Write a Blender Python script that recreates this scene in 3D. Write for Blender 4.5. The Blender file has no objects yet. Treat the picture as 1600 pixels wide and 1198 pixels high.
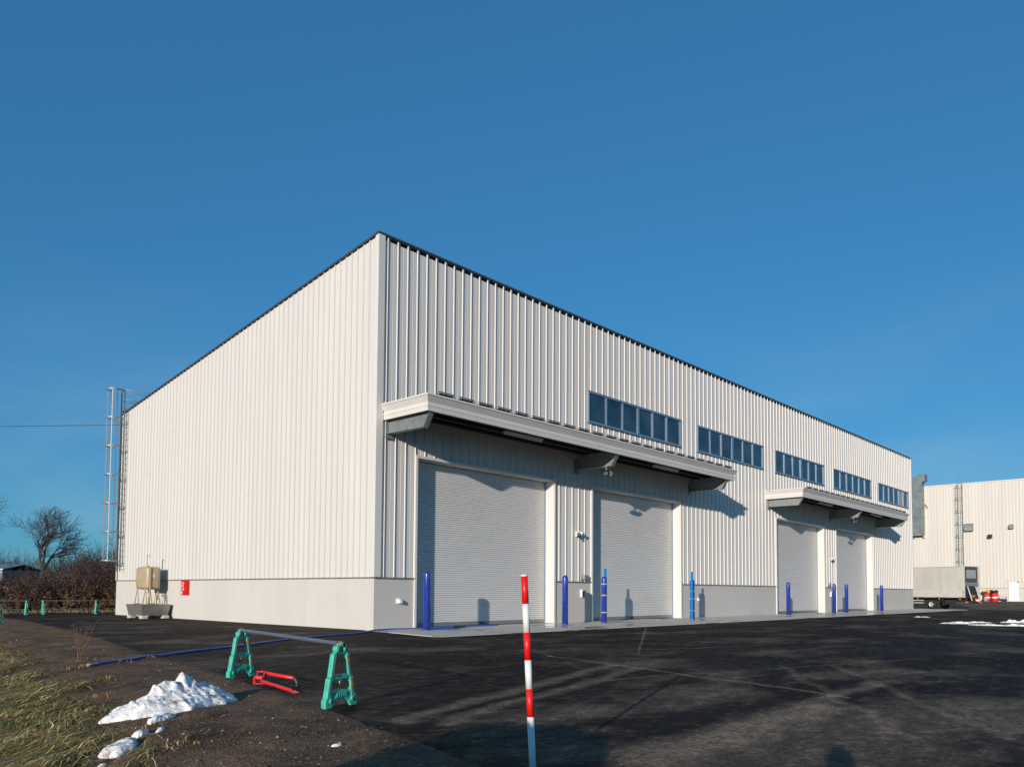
import bpy, bmesh, math, random
from mathutils import Vector, Matrix, Euler, noise
R = math.radians
rng = random.Random(7)
scene = bpy.context.scene
COL = scene.collection

# ------------------------------------------------------------------ camera, light, exposure
cam_d = bpy.data.cameras.new('camera'); cam = bpy.data.objects.new('camera', cam_d); COL.objects.link(cam)
scene.camera = cam
YAW, PIT, ROL = 0.8266, 0.0503, 0.0063
fw = Vector((math.sin(YAW)*math.cos(PIT), math.cos(YAW)*math.cos(PIT), math.sin(PIT)))
rt0 = Vector((math.cos(YAW), -math.sin(YAW), 0)); up0 = rt0.cross(fw)
rt = rt0*math.cos(ROL) + up0*math.sin(ROL); up = -rt0*math.sin(ROL) + up0*math.cos(ROL)
M = Matrix((rt, up, -fw)).transposed().to_4x4(); M.translation = Vector((-15.1763, -19.8031, 1.25))
cam.matrix_world = M
cam_d.sensor_width = 36.0; cam_d.lens = 1225.88/1600*36
cam_d.shift_x = 0.0005; cam_d.shift_y = (862.25-599)/1600
cam_d.clip_start = 0.05; cam_d.clip_end = 6000

SUN_AZ, SUN_EL = R(21.5), R(11.2)     # the direction the light travels, seen from above, measured from +X
ld = Vector((math.cos(SUN_AZ)*math.cos(SUN_EL), math.sin(SUN_AZ)*math.cos(SUN_EL), -math.sin(SUN_EL)))
world = bpy.data.worlds.new('World'); scene.world = world; world.use_nodes = True
wn = world.node_tree.nodes; wl = world.node_tree.links
bg = wn['Background']
sky = wn.new('ShaderNodeTexSky'); sky.sky_type = 'NISHITA'; sky.sun_disc = False
sky.sun_elevation = SUN_EL; sky.sun_rotation = math.atan2(-ld.x, -ld.y)
sky.air_density = 1.0; sky.dust_density = 0.25; sky.ozone_density = 2.6; sky.altitude = 0
gm = wn.new('ShaderNodeGamma'); gm.inputs['Gamma'].default_value = 0.56     # deep, even winter blue
tn = wn.new('ShaderNodeVectorMath'); tn.operation = 'MULTIPLY'; tn.inputs[1].default_value = (.43, 1.43, 2.32)
wl.new(sky.outputs[0], gm.inputs['Color']); wl.new(gm.outputs[0], tn.inputs[0]); 
# thin high haze: soft pale streaks, thicker towards the horizon all the way round
tc = wn.new('ShaderNodeTexCoord'); sx = wn.new('ShaderNodeSeparateXYZ'); wl.new(tc.outputs['Generated'], sx.inputs[0])
hm = wn.new('ShaderNodeMapping'); hm.inputs['Scale'].default_value = (1.3, 1.3, 5.0); wl.new(tc.outputs['Generated'], hm.inputs[0])
hn = wn.new('ShaderNodeTexNoise'); hn.inputs['Scale'].default_value = 1.6; hn.inputs['Detail'].default_value = 6; hn.inputs['Distortion'].default_value = .6; wl.new(hm.outputs[0], hn.inputs['Vector'])
h1 = wn.new('ShaderNodeMapRange'); h1.inputs[1].default_value = .36; h1.inputs[2].default_value = .80; h1.interpolation_type = 'SMOOTHSTEP'; wl.new(hn.outputs['Fac'], h1.inputs[0])
h2 = wn.new('ShaderNodeMapRange'); h2.inputs[1].default_value = .02; h2.inputs[2].default_value = .36; h2.inputs[3].default_value = .55; h2.inputs[4].default_value = .0; wl.new(sx.outputs['Z'], h2.inputs[0])
h3 = wn.new('ShaderNodeMath'); h3.operation = 'MULTIPLY'; wl.new(h1.outputs[0], h3.inputs[0]); wl.new(h2.outputs[0], h3.inputs[1])
hx = wn.new('ShaderNodeMix'); hx.data_type = 'RGBA'; wl.new(h3.outputs[0], hx.inputs['Factor']); wl.new(tn.outputs[0], hx.inputs['A']); hx.inputs['B'].default_value = (3.0, 4.8, 6.0, 1)
wl.new(hx.outputs['Result'], bg.inputs['Color'])
bg.inputs['Strength'].default_value = 0.1
sun_d = bpy.data.lights.new('sun', 'SUN'); sun_d.energy = 4.8; sun_d.angle = R(0.55); sun_d.color = (1.0, 0.89, 0.765)
sun = bpy.data.objects.new('sun', sun_d); COL.objects.link(sun)
sun.rotation_euler = ld.to_track_quat('-Z', 'Y').to_euler(); sun.location = (-40, -30, 30)
scene.view_settings.view_transform = 'Standard'; scene.view_settings.look = 'None'
scene.view_settings.exposure = 0.0; scene.view_settings.gamma = 1.0

# ------------------------------------------------------------------ materials
MATS = {}
def principled(name):
    m = bpy.data.materials.new(name); m.use_nodes = True
    return m, m.node_tree.nodes, m.node_tree.links, m.node_tree.nodes['Principled BSDF']
def mat(name, col, rough=0.5, metal=0.0, var=0.08, scale=3.0, bump=0.0, bscale=60.0, spec=0.5, objvar=0.0, stretch=(1,1,1), rvar=0.0, coat=0.0, dirt=0.0):
    """plain surface with a little procedural variation of tone, gloss and relief"""
    if name in MATS: return MATS[name]
    m, n, l, b = principled(name)
    geo = n.new('ShaderNodeNewGeometry'); mp = n.new('ShaderNodeMapping'); mp.inputs['Scale'].default_value = stretch
    l.new(geo.outputs['Position'], mp.inputs['Vector'])
    nz = n.new('ShaderNodeTexNoise'); nz.inputs['Scale'].default_value = scale; nz.inputs['Detail'].default_value = 5
    l.new(mp.outputs[0], nz.inputs['Vector'])
    mr = n.new('ShaderNodeMapRange'); mr.inputs[1].default_value = 0.25; mr.inputs[2].default_value = 0.75
    mr.inputs[3].default_value = 1-var; mr.inputs[4].default_value = 1+var
    l.new(nz.outputs['Fac'], mr.inputs[0])
    fac = mr.outputs[0]
    if objvar:
        oi = n.new('ShaderNodeObjectInfo'); r2 = n.new('ShaderNodeMapRange'); r2.inputs[3].default_value = 1-objvar; r2.inputs[4].default_value = 1+objvar
        l.new(oi.outputs['Random'], r2.inputs[0]); mm = n.new('ShaderNodeMath'); mm.operation = 'MULTIPLY'
        l.new(fac, mm.inputs[0]); l.new(r2.outputs[0], mm.inputs[1]); fac = mm.outputs[0]
    vm = n.new('ShaderNodeVectorMath'); vm.operation = 'SCALE'; vm.inputs[0].default_value = col; l.new(fac, vm.inputs['Scale'])
    colout = vm.outputs[0]
    if dirt:
        dn = n.new('ShaderNodeTexNoise'); dn.inputs['Scale'].default_value = 11; dn.inputs['Detail'].default_value = 9; dn.inputs['Roughness'].default_value = .7; l.new(geo.outputs['Position'], dn.inputs['Vector'])
        dr_ = n.new('ShaderNodeMapRange'); dr_.inputs[1].default_value = .48; dr_.inputs[2].default_value = .72; dr_.inputs[3].default_value = .03; dr_.inputs[4].default_value = dirt; l.new(dn.outputs['Fac'], dr_.inputs[0])
        dm = n.new('ShaderNodeMix'); dm.data_type = 'RGBA'; l.new(dr_.outputs[0], dm.inputs['Factor']); l.new(colout, dm.inputs['A']); dm.inputs['B'].default_value = (.13, .10, .075, 1); colout = dm.outputs['Result']
    l.new(colout, b.inputs['Base Color'])
    b.inputs['Metallic'].default_value = metal; b.inputs['Specular IOR Level'].default_value = spec
    b.inputs['Coat Weight'].default_value = coat
    if rvar:
        r3 = n.new('ShaderNodeMapRange'); r3.inputs[1].default_value = .3; r3.inputs[2].default_value = .7
        r3.inputs[3].default_value = rough-rvar; r3.inputs[4].default_value = rough+rvar
        l.new(nz.outputs['Fac'], r3.inputs[0]); l.new(r3.outputs[0], b.inputs['Roughness'])
    else: b.inputs['Roughness'].default_value = rough
    if bump:
        n2 = n.new('ShaderNodeTexNoise'); n2.inputs['Scale'].default_value = bscale; n2.inputs['Detail'].default_value = 4
        l.new(geo.outputs['Position'], n2.inputs['Vector'])
        bp = n.new('ShaderNodeBump'); bp.inputs['Strength'].default_value = bump; bp.inputs['Distance'].default_value = 0.01
        l.new(n2.outputs['Fac'], bp.inputs['Height']); l.new(bp.outputs[0], b.inputs['Normal'])
    MATS[name] = m
    return m

CLAD = mat('painted_steel_cladding', (.61, .592, .568), .42, 0, .03, 1.2, objvar=.010, stretch=(1, 1, .12), rvar=.06)
TRIM = mat('painted_steel_trim', (.635, .617, .592), .4, 0, .03, 2.0, rvar=.05)
BASEP = mat('cement_board', (.54, .517, .48), .7, 0, .03, 1.4, .10, 120, objvar=.02, stretch=(1, 1, .5))
COPING = mat('dark_coping', (.06, .068, .075), .4, .3, .1, 3)
SHUT = mat('shutter_paint', (.66, .65, .64), .38, .1, .03, 1.0, stretch=(1, 1, 3), rvar=.05)
ALU = mat('anodised_aluminium', (.22, .30, .40), .38, .4, .05, 2)
RUBBER = mat('black_rubber', (.02, .02, .02), .7)
GALV = mat('galvanised_steel', (.25, .275, .275), .55, .45, .16, 6, rvar=.08)
GALV_SHADE = mat('shade_darkened_galv', (.05, .053, .055), .65, .1, .14, 5)  # galvanised steel, colour darkened for the shade under the canopies
STEELG = mat('dull_grey_steel', (.30, .31, .31), .45, .5, .12, 4)
BLUE = mat('blue_gloss_paint', (.010, .038, .32), .26, 0, .10, 5, coat=.3, dirt=.12, rvar=.05)
CYAN = mat('light_blue_board', (.012, .33, .83), .45, 0, .07, 6, .1, 40)
TAPE = mat('yellow_green_tape', (.45, .5, .08), .5)
WHITEP = mat('white_plastic', (.78, .78, .76), .4)
GREYP = mat('grey_plastic', (.30, .31, .31), .5)
BLACKP = mat('black_plastic', (.015, .015, .016), .45)
RED = mat('red_plastic', (.72, .012, .010), .38, 0, .05, 8)
REDP = mat('red_enamel', (.68, .015, .02), .36, 0, .12, 12, dirt=.3)
TEAL = mat('teal_plastic', (.045, .45, .33), .5, 0, .14, 9, .08, 50, dirt=.55)
ORANGE = mat('orange_reflective_tape', (.90, .30, .01), .4, dirt=.2)
BRASS = mat('zinc_plated_clamp', (.42, .34, .20), .35, .8, .2, 20)
HOSE = mat('blue_hose', (.035, .14, .55), .45, 0, .15, 14, dirt=.35)
BEIGE = mat('beige_tank_paint', (.43, .335, .205), .38, 0, .07, 3, coat=.2)
CBLOCK = mat('concrete_block', (.50, .47, .42), .85, 0, .14, 6, .3, 60)
STAIN = mat('tray_steel', (.27, .26, .25), .35, .5, .12, 3)
TREEB = mat('bark', (.055, .040, .033), .85, 0, .25, 4)
TWIG = mat('twigs', (.060, .034, .026), .85, 0, .35, 2.0, objvar=.1)
DRY = mat('dry_amber_leaves', (.13, .075, .032), .8, 0, .4, 1.5)
CANVAS = mat('grey_truck_canvas', (.50, .485, .44), .65, 0, .10, 1.3, .2, 9, stretch=(1, 1, .3))
ALUB = mat('truck_aluminium', (.60, .585, .55), .45, .1, .08, 3)
CHASSIS = mat('truck_chassis', (.025, .025, .027), .55)
RIM = mat('wheel_rim', (.5, .5, .5), .4, .4)
CLADF = mat('far_cladding', (.60, .575, .525), .5, 0, .04, .8, objvar=.03, stretch=(1, 1, .1))
CLADFB = mat('far_base', (.55, .52, .46), .7, 0, .06, 2)

def glass_mat():
    m, n, l, b = principled('window_glass')
    geo = n.new('ShaderNodeNewGeometry'); nz = n.new('ShaderNodeTexNoise'); nz.inputs['Scale'].default_value = .9; nz.inputs['Detail'].default_value = 4
    l.new(geo.outputs['Position'], nz.inputs['Vector'])
    cr = n.new('ShaderNodeValToRGB'); cr.color_ramp.elements[0].position = .35; cr.color_ramp.elements[1].position = .75
    cr.color_ramp.elements[0].color = (.008, .028, .060, 1); cr.color_ramp.elements[1].color = (.040, .085, .130, 1)  # reflected sky put into the pane colour as mottled blue
    l.new(nz.outputs['Fac'], cr.inputs[0]); l.new(cr.outputs[0], b.inputs['Base Color'])
    b.inputs['Roughness'].default_value = .04; b.inputs['IOR'].default_value = 1.5
    bp = n.new('ShaderNodeBump'); bp.inputs['Strength'].default_value = .03; bp.inputs['Distance'].default_value = .05
    l.new(nz.outputs['Fac'], bp.inputs['Height']); l.new(bp.outputs[0], b.inputs['Normal'])
    return m
GLASS = glass_mat()

def seg_mask(n, l, pos, a, c, w0, w1):
    """soft mask round the ground line from a to c"""
    ba = Vector((c[0]-a[0], c[1]-a[1], 0))
    s = n.new('ShaderNodeVectorMath'); s.operation = 'SUBTRACT'; l.new(pos, s.inputs[0]); s.inputs[1].default_value = (a[0], a[1], 0)
    d = n.new('ShaderNodeVectorMath'); d.operation = 'DOT_PRODUCT'; l.new(s.outputs[0], d.inputs[0]); d.inputs[1].default_value = ba/ba.length_squared
    k = n.new('ShaderNodeClamp'); l.new(d.outputs['Value'], k.inputs[0])
    e = n.new('ShaderNodeVectorMath'); e.operation = 'SCALE'; e.inputs[0].default_value = ba; l.new(k.outputs[0], e.inputs['Scale'])
    f = n.new('ShaderNodeVectorMath'); f.operation = 'SUBTRACT'; l.new(s.outputs[0], f.inputs[0]); l.new(e.outputs[0], f.inputs[1])
    g = n.new('ShaderNodeVectorMath'); g.operation = 'LENGTH'; l.new(f.outputs[0], g.inputs[0])
    mr = n.new('ShaderNodeMapRange'); mr.interpolation_type = 'SMOOTHSTEP'
    mr.inputs[1].default_value = w0; mr.inputs[2].default_value = w1; mr.inputs[3].default_value = 1; mr.inputs[4].default_value = 0
    l.new(g.outputs['Value'], mr.inputs[0])
    return mr.outputs[0]

def asphalt_mat(name, base, dustcol, dust_bias, streaks=()):
    m, n, l, b = principled(name)
    geo = n.new('ShaderNodeNewGeometry')
    warp = n.new('ShaderNodeTexNoise'); warp.inputs['Scale'].default_value = .9; warp.inputs['Detail'].default_value = 6
    l.new(geo.outputs['Position'], warp.inputs['Vector'])
    wv = n.new('ShaderNodeVectorMath'); wv.operation = 'MULTIPLY_ADD'; wv.inputs[1].default_value = (.5, .5, 0); l.new(warp.outputs['Color'], wv.inputs[0])
    fl = n.new('ShaderNodeVectorMath'); fl.operation = 'MULTIPLY'; fl.inputs[1].default_value = (1, 1, 0); l.new(geo.outputs['Position'], fl.inputs[0])
    l.new(fl.outputs[0], wv.inputs[2])
    off = n.new('ShaderNodeVectorMath'); off.operation = 'SUBTRACT'; off.inputs[1].default_value = (.25, .25, 0); l.new(wv.outputs[0], off.inputs[0])
    P = off.outputs[0]
    n1 = n.new('ShaderNodeTexNoise'); n1.inputs['Scale'].default_value = .33; n1.inputs['Detail'].default_value = 8; n1.inputs['Roughness'].default_value = .62
    mp = n.new('ShaderNodeMapping'); mp.inputs['Rotation'].default_value = (0, 0, R(-20)); mp.inputs['Scale'].default_value = (1.0, 1.6, 1)
    l.new(geo.outputs['Position'], mp.inputs[0]); l.new(mp.outputs[0], n1.inputs['Vector'])
    d1 = n.new('ShaderNodeMapRange'); d1.inputs[1].default_value = .49-dust_bias; d1.inputs[2].default_value = .70-dust_bias; d1.inputs[4].default_value = .75; d1.clamp = True
    l.new(n1.outputs['Fac'], d1.inputs[0]); acc = d1.outputs[0]
    sp = n.new('ShaderNodeTexNoise'); sp.inputs['Scale'].default_value = 22; sp.inputs['Detail'].default_value = 5; sp.inputs['Roughness'].default_value = .7
    l.new(geo.outputs['Position'], sp.inputs['Vector'])
    for (a, c, w0, w1, amt) in streaks:
        sm = seg_mask(n, l, P if w1 > .06 else fl.outputs[0], a, c, w0, w1)
        mu = n.new('ShaderNodeMath'); mu.operation = 'MULTIPLY_ADD'; mu.inputs[1].default_value = amt*1.6
        l.new(sm, mu.inputs[0]); l.new(acc, mu.inputs[2]); acc = mu.outputs[0]
    # small scuffs and flecks
    fk = n.new('ShaderNodeTexNoise'); fk.inputs['Scale'].default_value = 3.2; fk.inputs['Detail'].default_value = 9; fk.inputs['Roughness'].default_value = .72
    l.new(mp.outputs[0], fk.inputs['Vector'])
    f2 = n.new('ShaderNodeMapRange'); f2.inputs[1].default_value = .50; f2.inputs[2].default_value = .80; f2.inputs[3].default_value = .02; f2.inputs[4].default_value = .55; l.new(fk.outputs['Fac'], f2.inputs[0])
    fa = n.new('ShaderNodeMath'); fa.operation = 'ADD'; l.new(acc, fa.inputs[0]); l.new(f2.outputs[0], fa.inputs[1]); acc = fa.outputs[0]
    fm_ = n.new('ShaderNodeMapRange'); fm_.inputs[1].default_value = .30; fm_.inputs[2].default_value = .62; fm_.inputs[3].default_value = .45; fm_.inputs[4].default_value = 1.15; l.new(fk.outputs['Fac'], fm_.inputs[0])
    fb_ = n.new('ShaderNodeMath'); fb_.operation = 'MULTIPLY'; l.new(acc, fb_.inputs[0]); l.new(fm_.outputs[0], fb_.inputs[1]); acc = fb_.outputs[0]
    s2 = n.new('ShaderNodeMapRange'); s2.inputs[1].default_value = .36; s2.inputs[2].default_value = .64; s2.inputs[3].default_value = .28; s2.inputs[4].default_value = 1.05
    l.new(sp.outputs['Fac'], s2.inputs[0])
    mu = n.new('ShaderNodeMath'); mu.operation = 'MULTIPLY'; mu.use_clamp = True; l.new(acc, mu.inputs[0]); l.new(s2.outputs[0], mu.inputs[1])
    # aggregate speckle in the bitumen
    vo = n.new('ShaderNodeTexVoronoi'); vo.inputs['Scale'].default_value = 75; l.new(geo.outputs['Position'], vo.inputs['Vector'])
    sr = n.new('ShaderNodeSeparateColor'); l.new(vo.outputs['Color'], sr.inputs[0])
    ag = n.new('ShaderNodeMapRange'); ag.inputs[1].default_value = .0; ag.inputs[2].default_value = 1; ag.inputs[3].default_value = .6; ag.inputs[4].default_value = 1.5
    l.new(sr.outputs[0], ag.inputs[0])
    n3 = n.new('ShaderNodeTexNoise'); n3.inputs['Scale'].default_value = .22; n3.inputs['Detail'].default_value = 5; l.new(geo.outputs['Position'], n3.inputs['Vector'])
    b3 = n.new('ShaderNodeMapRange'); b3.inputs[1].default_value = .3; b3.inputs[2].default_value = .7; b3.inputs[3].default_value = .75; b3.inputs[4].default_value = 1.25
    l.new(n3.outputs['Fac'], b3.inputs[0])
    m4 = n.new('ShaderNodeMath'); m4.operation = 'MULTIPLY'; l.new(ag.outputs[0], m4.inputs[0]); l.new(b3.outputs[0], m4.inputs[1])
    sc = n.new('ShaderNodeVectorMath'); sc.operation = 'SCALE'; sc.inputs[0].default_value = base; l.new(m4.outputs[0], sc.inputs['Scale'])
    mx = n.new('ShaderNodeMix'); mx.data_type = 'RGBA'; l.new(mu.outputs[0], mx.inputs['Factor']); l.new(sc.outputs[0], mx.inputs['A']); mx.inputs['B'].default_value = (*dustcol, 1)
    l.new(mx.outputs['Result'], b.inputs['Base Color'])
    rr = n.new('ShaderNodeMapRange'); rr.inputs[1].default_value = .3; rr.inputs[2].default_value = .7; rr.inputs[3].default_value = .62; rr.inputs[4].default_value = .9
    l.new(n3.outputs['Fac'], rr.inputs[0]); l.new(rr.outputs[0], b.inputs['Roughness'])
    b.inputs['Specular IOR Level'].default_value = .06
    bp = n.new('ShaderNodeBump'); bp.inputs['Strength'].default_value = .55; bp.inputs['Distance'].default_value = .006
    l.new(vo.outputs['Distance'], bp.inputs['Height']); 
    bp2 = n.new('ShaderNodeBump'); bp2.inputs['Strength'].default_value = .25; bp2.inputs['Distance'].default_value = .03
    l.new(n1.outputs['Fac'], bp2.inputs['Height']); l.new(bp.outputs[0], bp2.inputs['Normal']); l.new(bp2.outputs[0], b.inputs['Normal'])
    return m
STREAKS = [((-10.35, -13.85), (-4.1, -12.0), .02, .22, .42), ((-10.1, -14.25), (-4.26, -12.6), .02, .20, .40),
           ((0.5, -4.6), (-3.38, -9.98), .0, .06, .25), ((-3.38, -9.98), (-5.47, -16.47), .015, .075, .55),
           ((-10.2, -16.6), (-6.5, -16.35), .05, .50, .62), ((-6.5, -16.35), (-3.3, -16.05), .02, .22, .45), ((8.8, -4.3), (-1.4, -10.7), .0, .055, .40),
           ((-9.2, -17.4), (-6.6, -17.3), .2, 1.3, .34), ((-6.3, -18.2), (-4.6, -17.7), .1, .8, .30), ((-1.0, -4.4), (0.2, -13.5), .0, .05, .3), ((-6.0, -13.2), (1.5, -15.4), .0, .09, .25), ((-3.5, -15.2), (-1.2, -15.6), .1, .6, .25),
           ((-2.6, -9.2), (0.6, -10.9), .0, .10, .35), ((0.6, -10.9), (4.5, -11.6), .0, .10, .30), ((-1.2, -8.0), (2.6, -9.9), .0, .12, .28), ((2.6, -9.9), (7.5, -10.4), .0, .14, .25),
           ((-7.9, -17.8), (-2.0, -14.0), .0, .13, .28), ((-7.2, -18.3), (-1.2, -14.6), .0, .13, .25), ((5, -6.5), (16, -8.0), .0, .25, .22)]
ASPH = asphalt_mat('asphalt', (.0125, .0098, .0085), (.36, .255, .168), -0.012, STREAKS)
YARD = asphalt_mat('dusty_asphalt', (.06, .05, .043), (.20, .15, .11), .14)

def dirt_mat():
    m, n, l, b = principled('dark_gravelly_dirt')
    geo = n.new('ShaderNodeNewGeometry')
    n1 = n.new('ShaderNodeTexNoise'); n1.inputs['Scale'].default_value = 1.3; n1.inputs['Detail'].default_value = 9; n1.inputs['Roughness'].default_value = .65
    l.new(geo.outputs['Position'], n1.inputs['Vector'])
    vo = n.new('ShaderNodeTexVoronoi'); vo.inputs['Scale'].default_value = 42; l.new(geo.outputs['Position'], vo.inputs['Vector'])
    cr = n.new('ShaderNodeValToRGB'); e = cr.color_ramp.elements
    e[0].position = .3; e[0].color = (.042, .024, .014, 1); e[1].position = .72; e[1].color = (.22, .132, .074, 1)
    l.new(n1.outputs['Fac'], cr.inputs[0])
    sr = n.new('ShaderNodeSeparateColor'); l.new(vo.outputs['Color'], sr.inputs[0])
    mr = n.new('ShaderNodeMapRange'); mr.inputs[3].default_value = .55; mr.inputs[4].default_value = 1.6; l.new(sr.outputs[0], mr.inputs[0])
    vm = n.new('ShaderNodeVectorMath'); vm.operation = 'SCALE'; l.new(cr.outputs[0], vm.inputs[0]); l.new(mr.outputs[0], vm.inputs['Scale'])
    l.new(vm.outputs[0], b.inputs['Base Color']); b.inputs['Roughness'].default_value = .9; b.inputs['Specular IOR Level'].default_value = .2
    bp = n.new('ShaderNodeBump'); bp.inputs['Strength'].default_value = .7; bp.inputs['Distance'].default_value = .015; l.new(vo.outputs['Distance'], bp.inputs['Height'])
    b2 = n.new('ShaderNodeBump'); b2.inputs['Strength'].default_value = .6; b2.inputs['Distance'].default_value = .08; l.new(n1.outputs['Fac'], b2.inputs['Height']); l.new(bp.outputs[0], b2.inputs['Normal'])
    l.new(b2.outputs[0], b.inputs['Normal'])
    return m
DIRT = dirt_mat()

def slab_mat():
    m, n, l, b = principled('concrete_apron')
    geo = n.new('ShaderNodeNewGeometry')
    n1 = n.new('ShaderNodeTexNoise'); n1.inputs['Scale'].default_value = .42; n1.inputs['Detail'].default_value = 6; n1.inputs['Roughness'].default_value = .5
    mp = n.new('ShaderNodeMapping'); mp.inputs['Scale'].default_value = (.7, 1.4, 1); mp.inputs['Location'].default_value = (1.7, .2, 0)
    l.new(geo.outputs['Position'], mp.inputs[0]); l.new(mp.outputs[0], n1.inputs['Vector'])
    wet = n.new('ShaderNodeMapRange'); wet.inputs[1].default_value = .54; wet.inputs[2].default_value = .60; wet.interpolation_type = 'SMOOTHSTEP'; l.new(n1.outputs['Fac'], wet.inputs[0])
    n2 = n.new('ShaderNodeTexNoise'); n2.inputs['Scale'].default_value = 6; n2.inputs['Detail'].default_value = 8; l.new(geo.outputs['Position'], n2.inputs['Vector'])
    cr = n.new('ShaderNodeValToRGB'); e = cr.color_ramp.elements; e[0].position = .3; e[0].color = (.52, .475, .405, 1); e[1].position = .7; e[1].color = (.68, .63, .545, 1)
    l.new(n2.outputs['Fac'], cr.inputs[0])
    mx = n.new('ShaderNodeMix'); mx.data_type = 'RGBA'; l.new(wet.outputs[0], mx.inputs['Factor']); l.new(cr.outputs[0], mx.inputs['A']); mx.inputs['B'].default_value = (.12, .115, .105, 1)
    l.new(mx.outputs['Result'], b.inputs['Base Color'])
    rr = n.new('ShaderNodeMapRange'); rr.inputs[3].default_value = .75; rr.inputs[4].default_value = .06; l.new(wet.outputs[0], rr.inputs[0]); l.new(rr.outputs[0], b.inputs['Roughness'])
    bp = n.new('ShaderNodeBump'); bp.inputs['Distance'].default_value = .004; l.new(n2.outputs['Fac'], bp.inputs['Height'])
    inv = n.new('ShaderNodeMapRange'); inv.inputs[3].default_value = .4; inv.inputs[4].default_value = .015; l.new(wet.outputs[0], inv.inputs[0]); l.new(inv.outputs[0], bp.inputs['Strength'])
    l.new(bp.outputs[0], b.inputs['Normal'])
    return m
SLAB = slab_mat()

def snow_mat():
    m, n, l, b = principled('old_snow')
    geo = n.new('ShaderNodeNewGeometry')
    n1 = n.new('ShaderNodeTexNoise'); n1.inputs['Scale'].default_value = 7; n1.inputs['Detail'].default_value = 8; l.new(geo.outputs['Position'], n1.inputs['Vector'])
    cr = n.new('ShaderNodeValToRGB'); e = cr.color_ramp.elements; e[0].position = .30; e[0].color = (.36, .29, .22, 1); e[1].position = .47; e[1].color = (.88, .86, .83, 1)
    l.new(n1.outputs['Fac'], cr.inputs[0]); l.new(cr.outputs[0], b.inputs['Base Color'])
    b.inputs['Roughness'].default_value = .6; b.inputs['Subsurface Weight'].default_value = .35; b.inputs['Subsurface Radius'].default_value = (.03, .04, .05); b.inputs['Subsurface Scale'].default_value = .5
    n2 = n.new('ShaderNodeTexNoise'); n2.inputs['Scale'].default_value = 38; n2.inputs['Detail'].default_value = 6; l.new(geo.outputs['Position'], n2.inputs['Vector'])
    bp = n.new('ShaderNodeBump'); bp.inputs['Strength'].default_value = .7; bp.inputs['Distance'].default_value = .02; l.new(n2.outputs['Fac'], bp.inputs['Height']); l.new(bp.outputs[0], b.inputs['Normal'])
    return m
SNOW = snow_mat()

def attr_mat(name, rough=.75, trans=.0):
    m, n, l, b = principled(name)
    a = n.new('ShaderNodeAttribute'); a.attribute_name = 'tint'; l.new(a.outputs['Color'], b.inputs['Base Color'])
    b.inputs['Roughness'].default_value = rough; b.inputs['Specular IOR Level'].default_value = .25
    return m
BLADE = attr_mat('grass_blades'); PEB = attr_mat('pebbles', .8)

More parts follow.
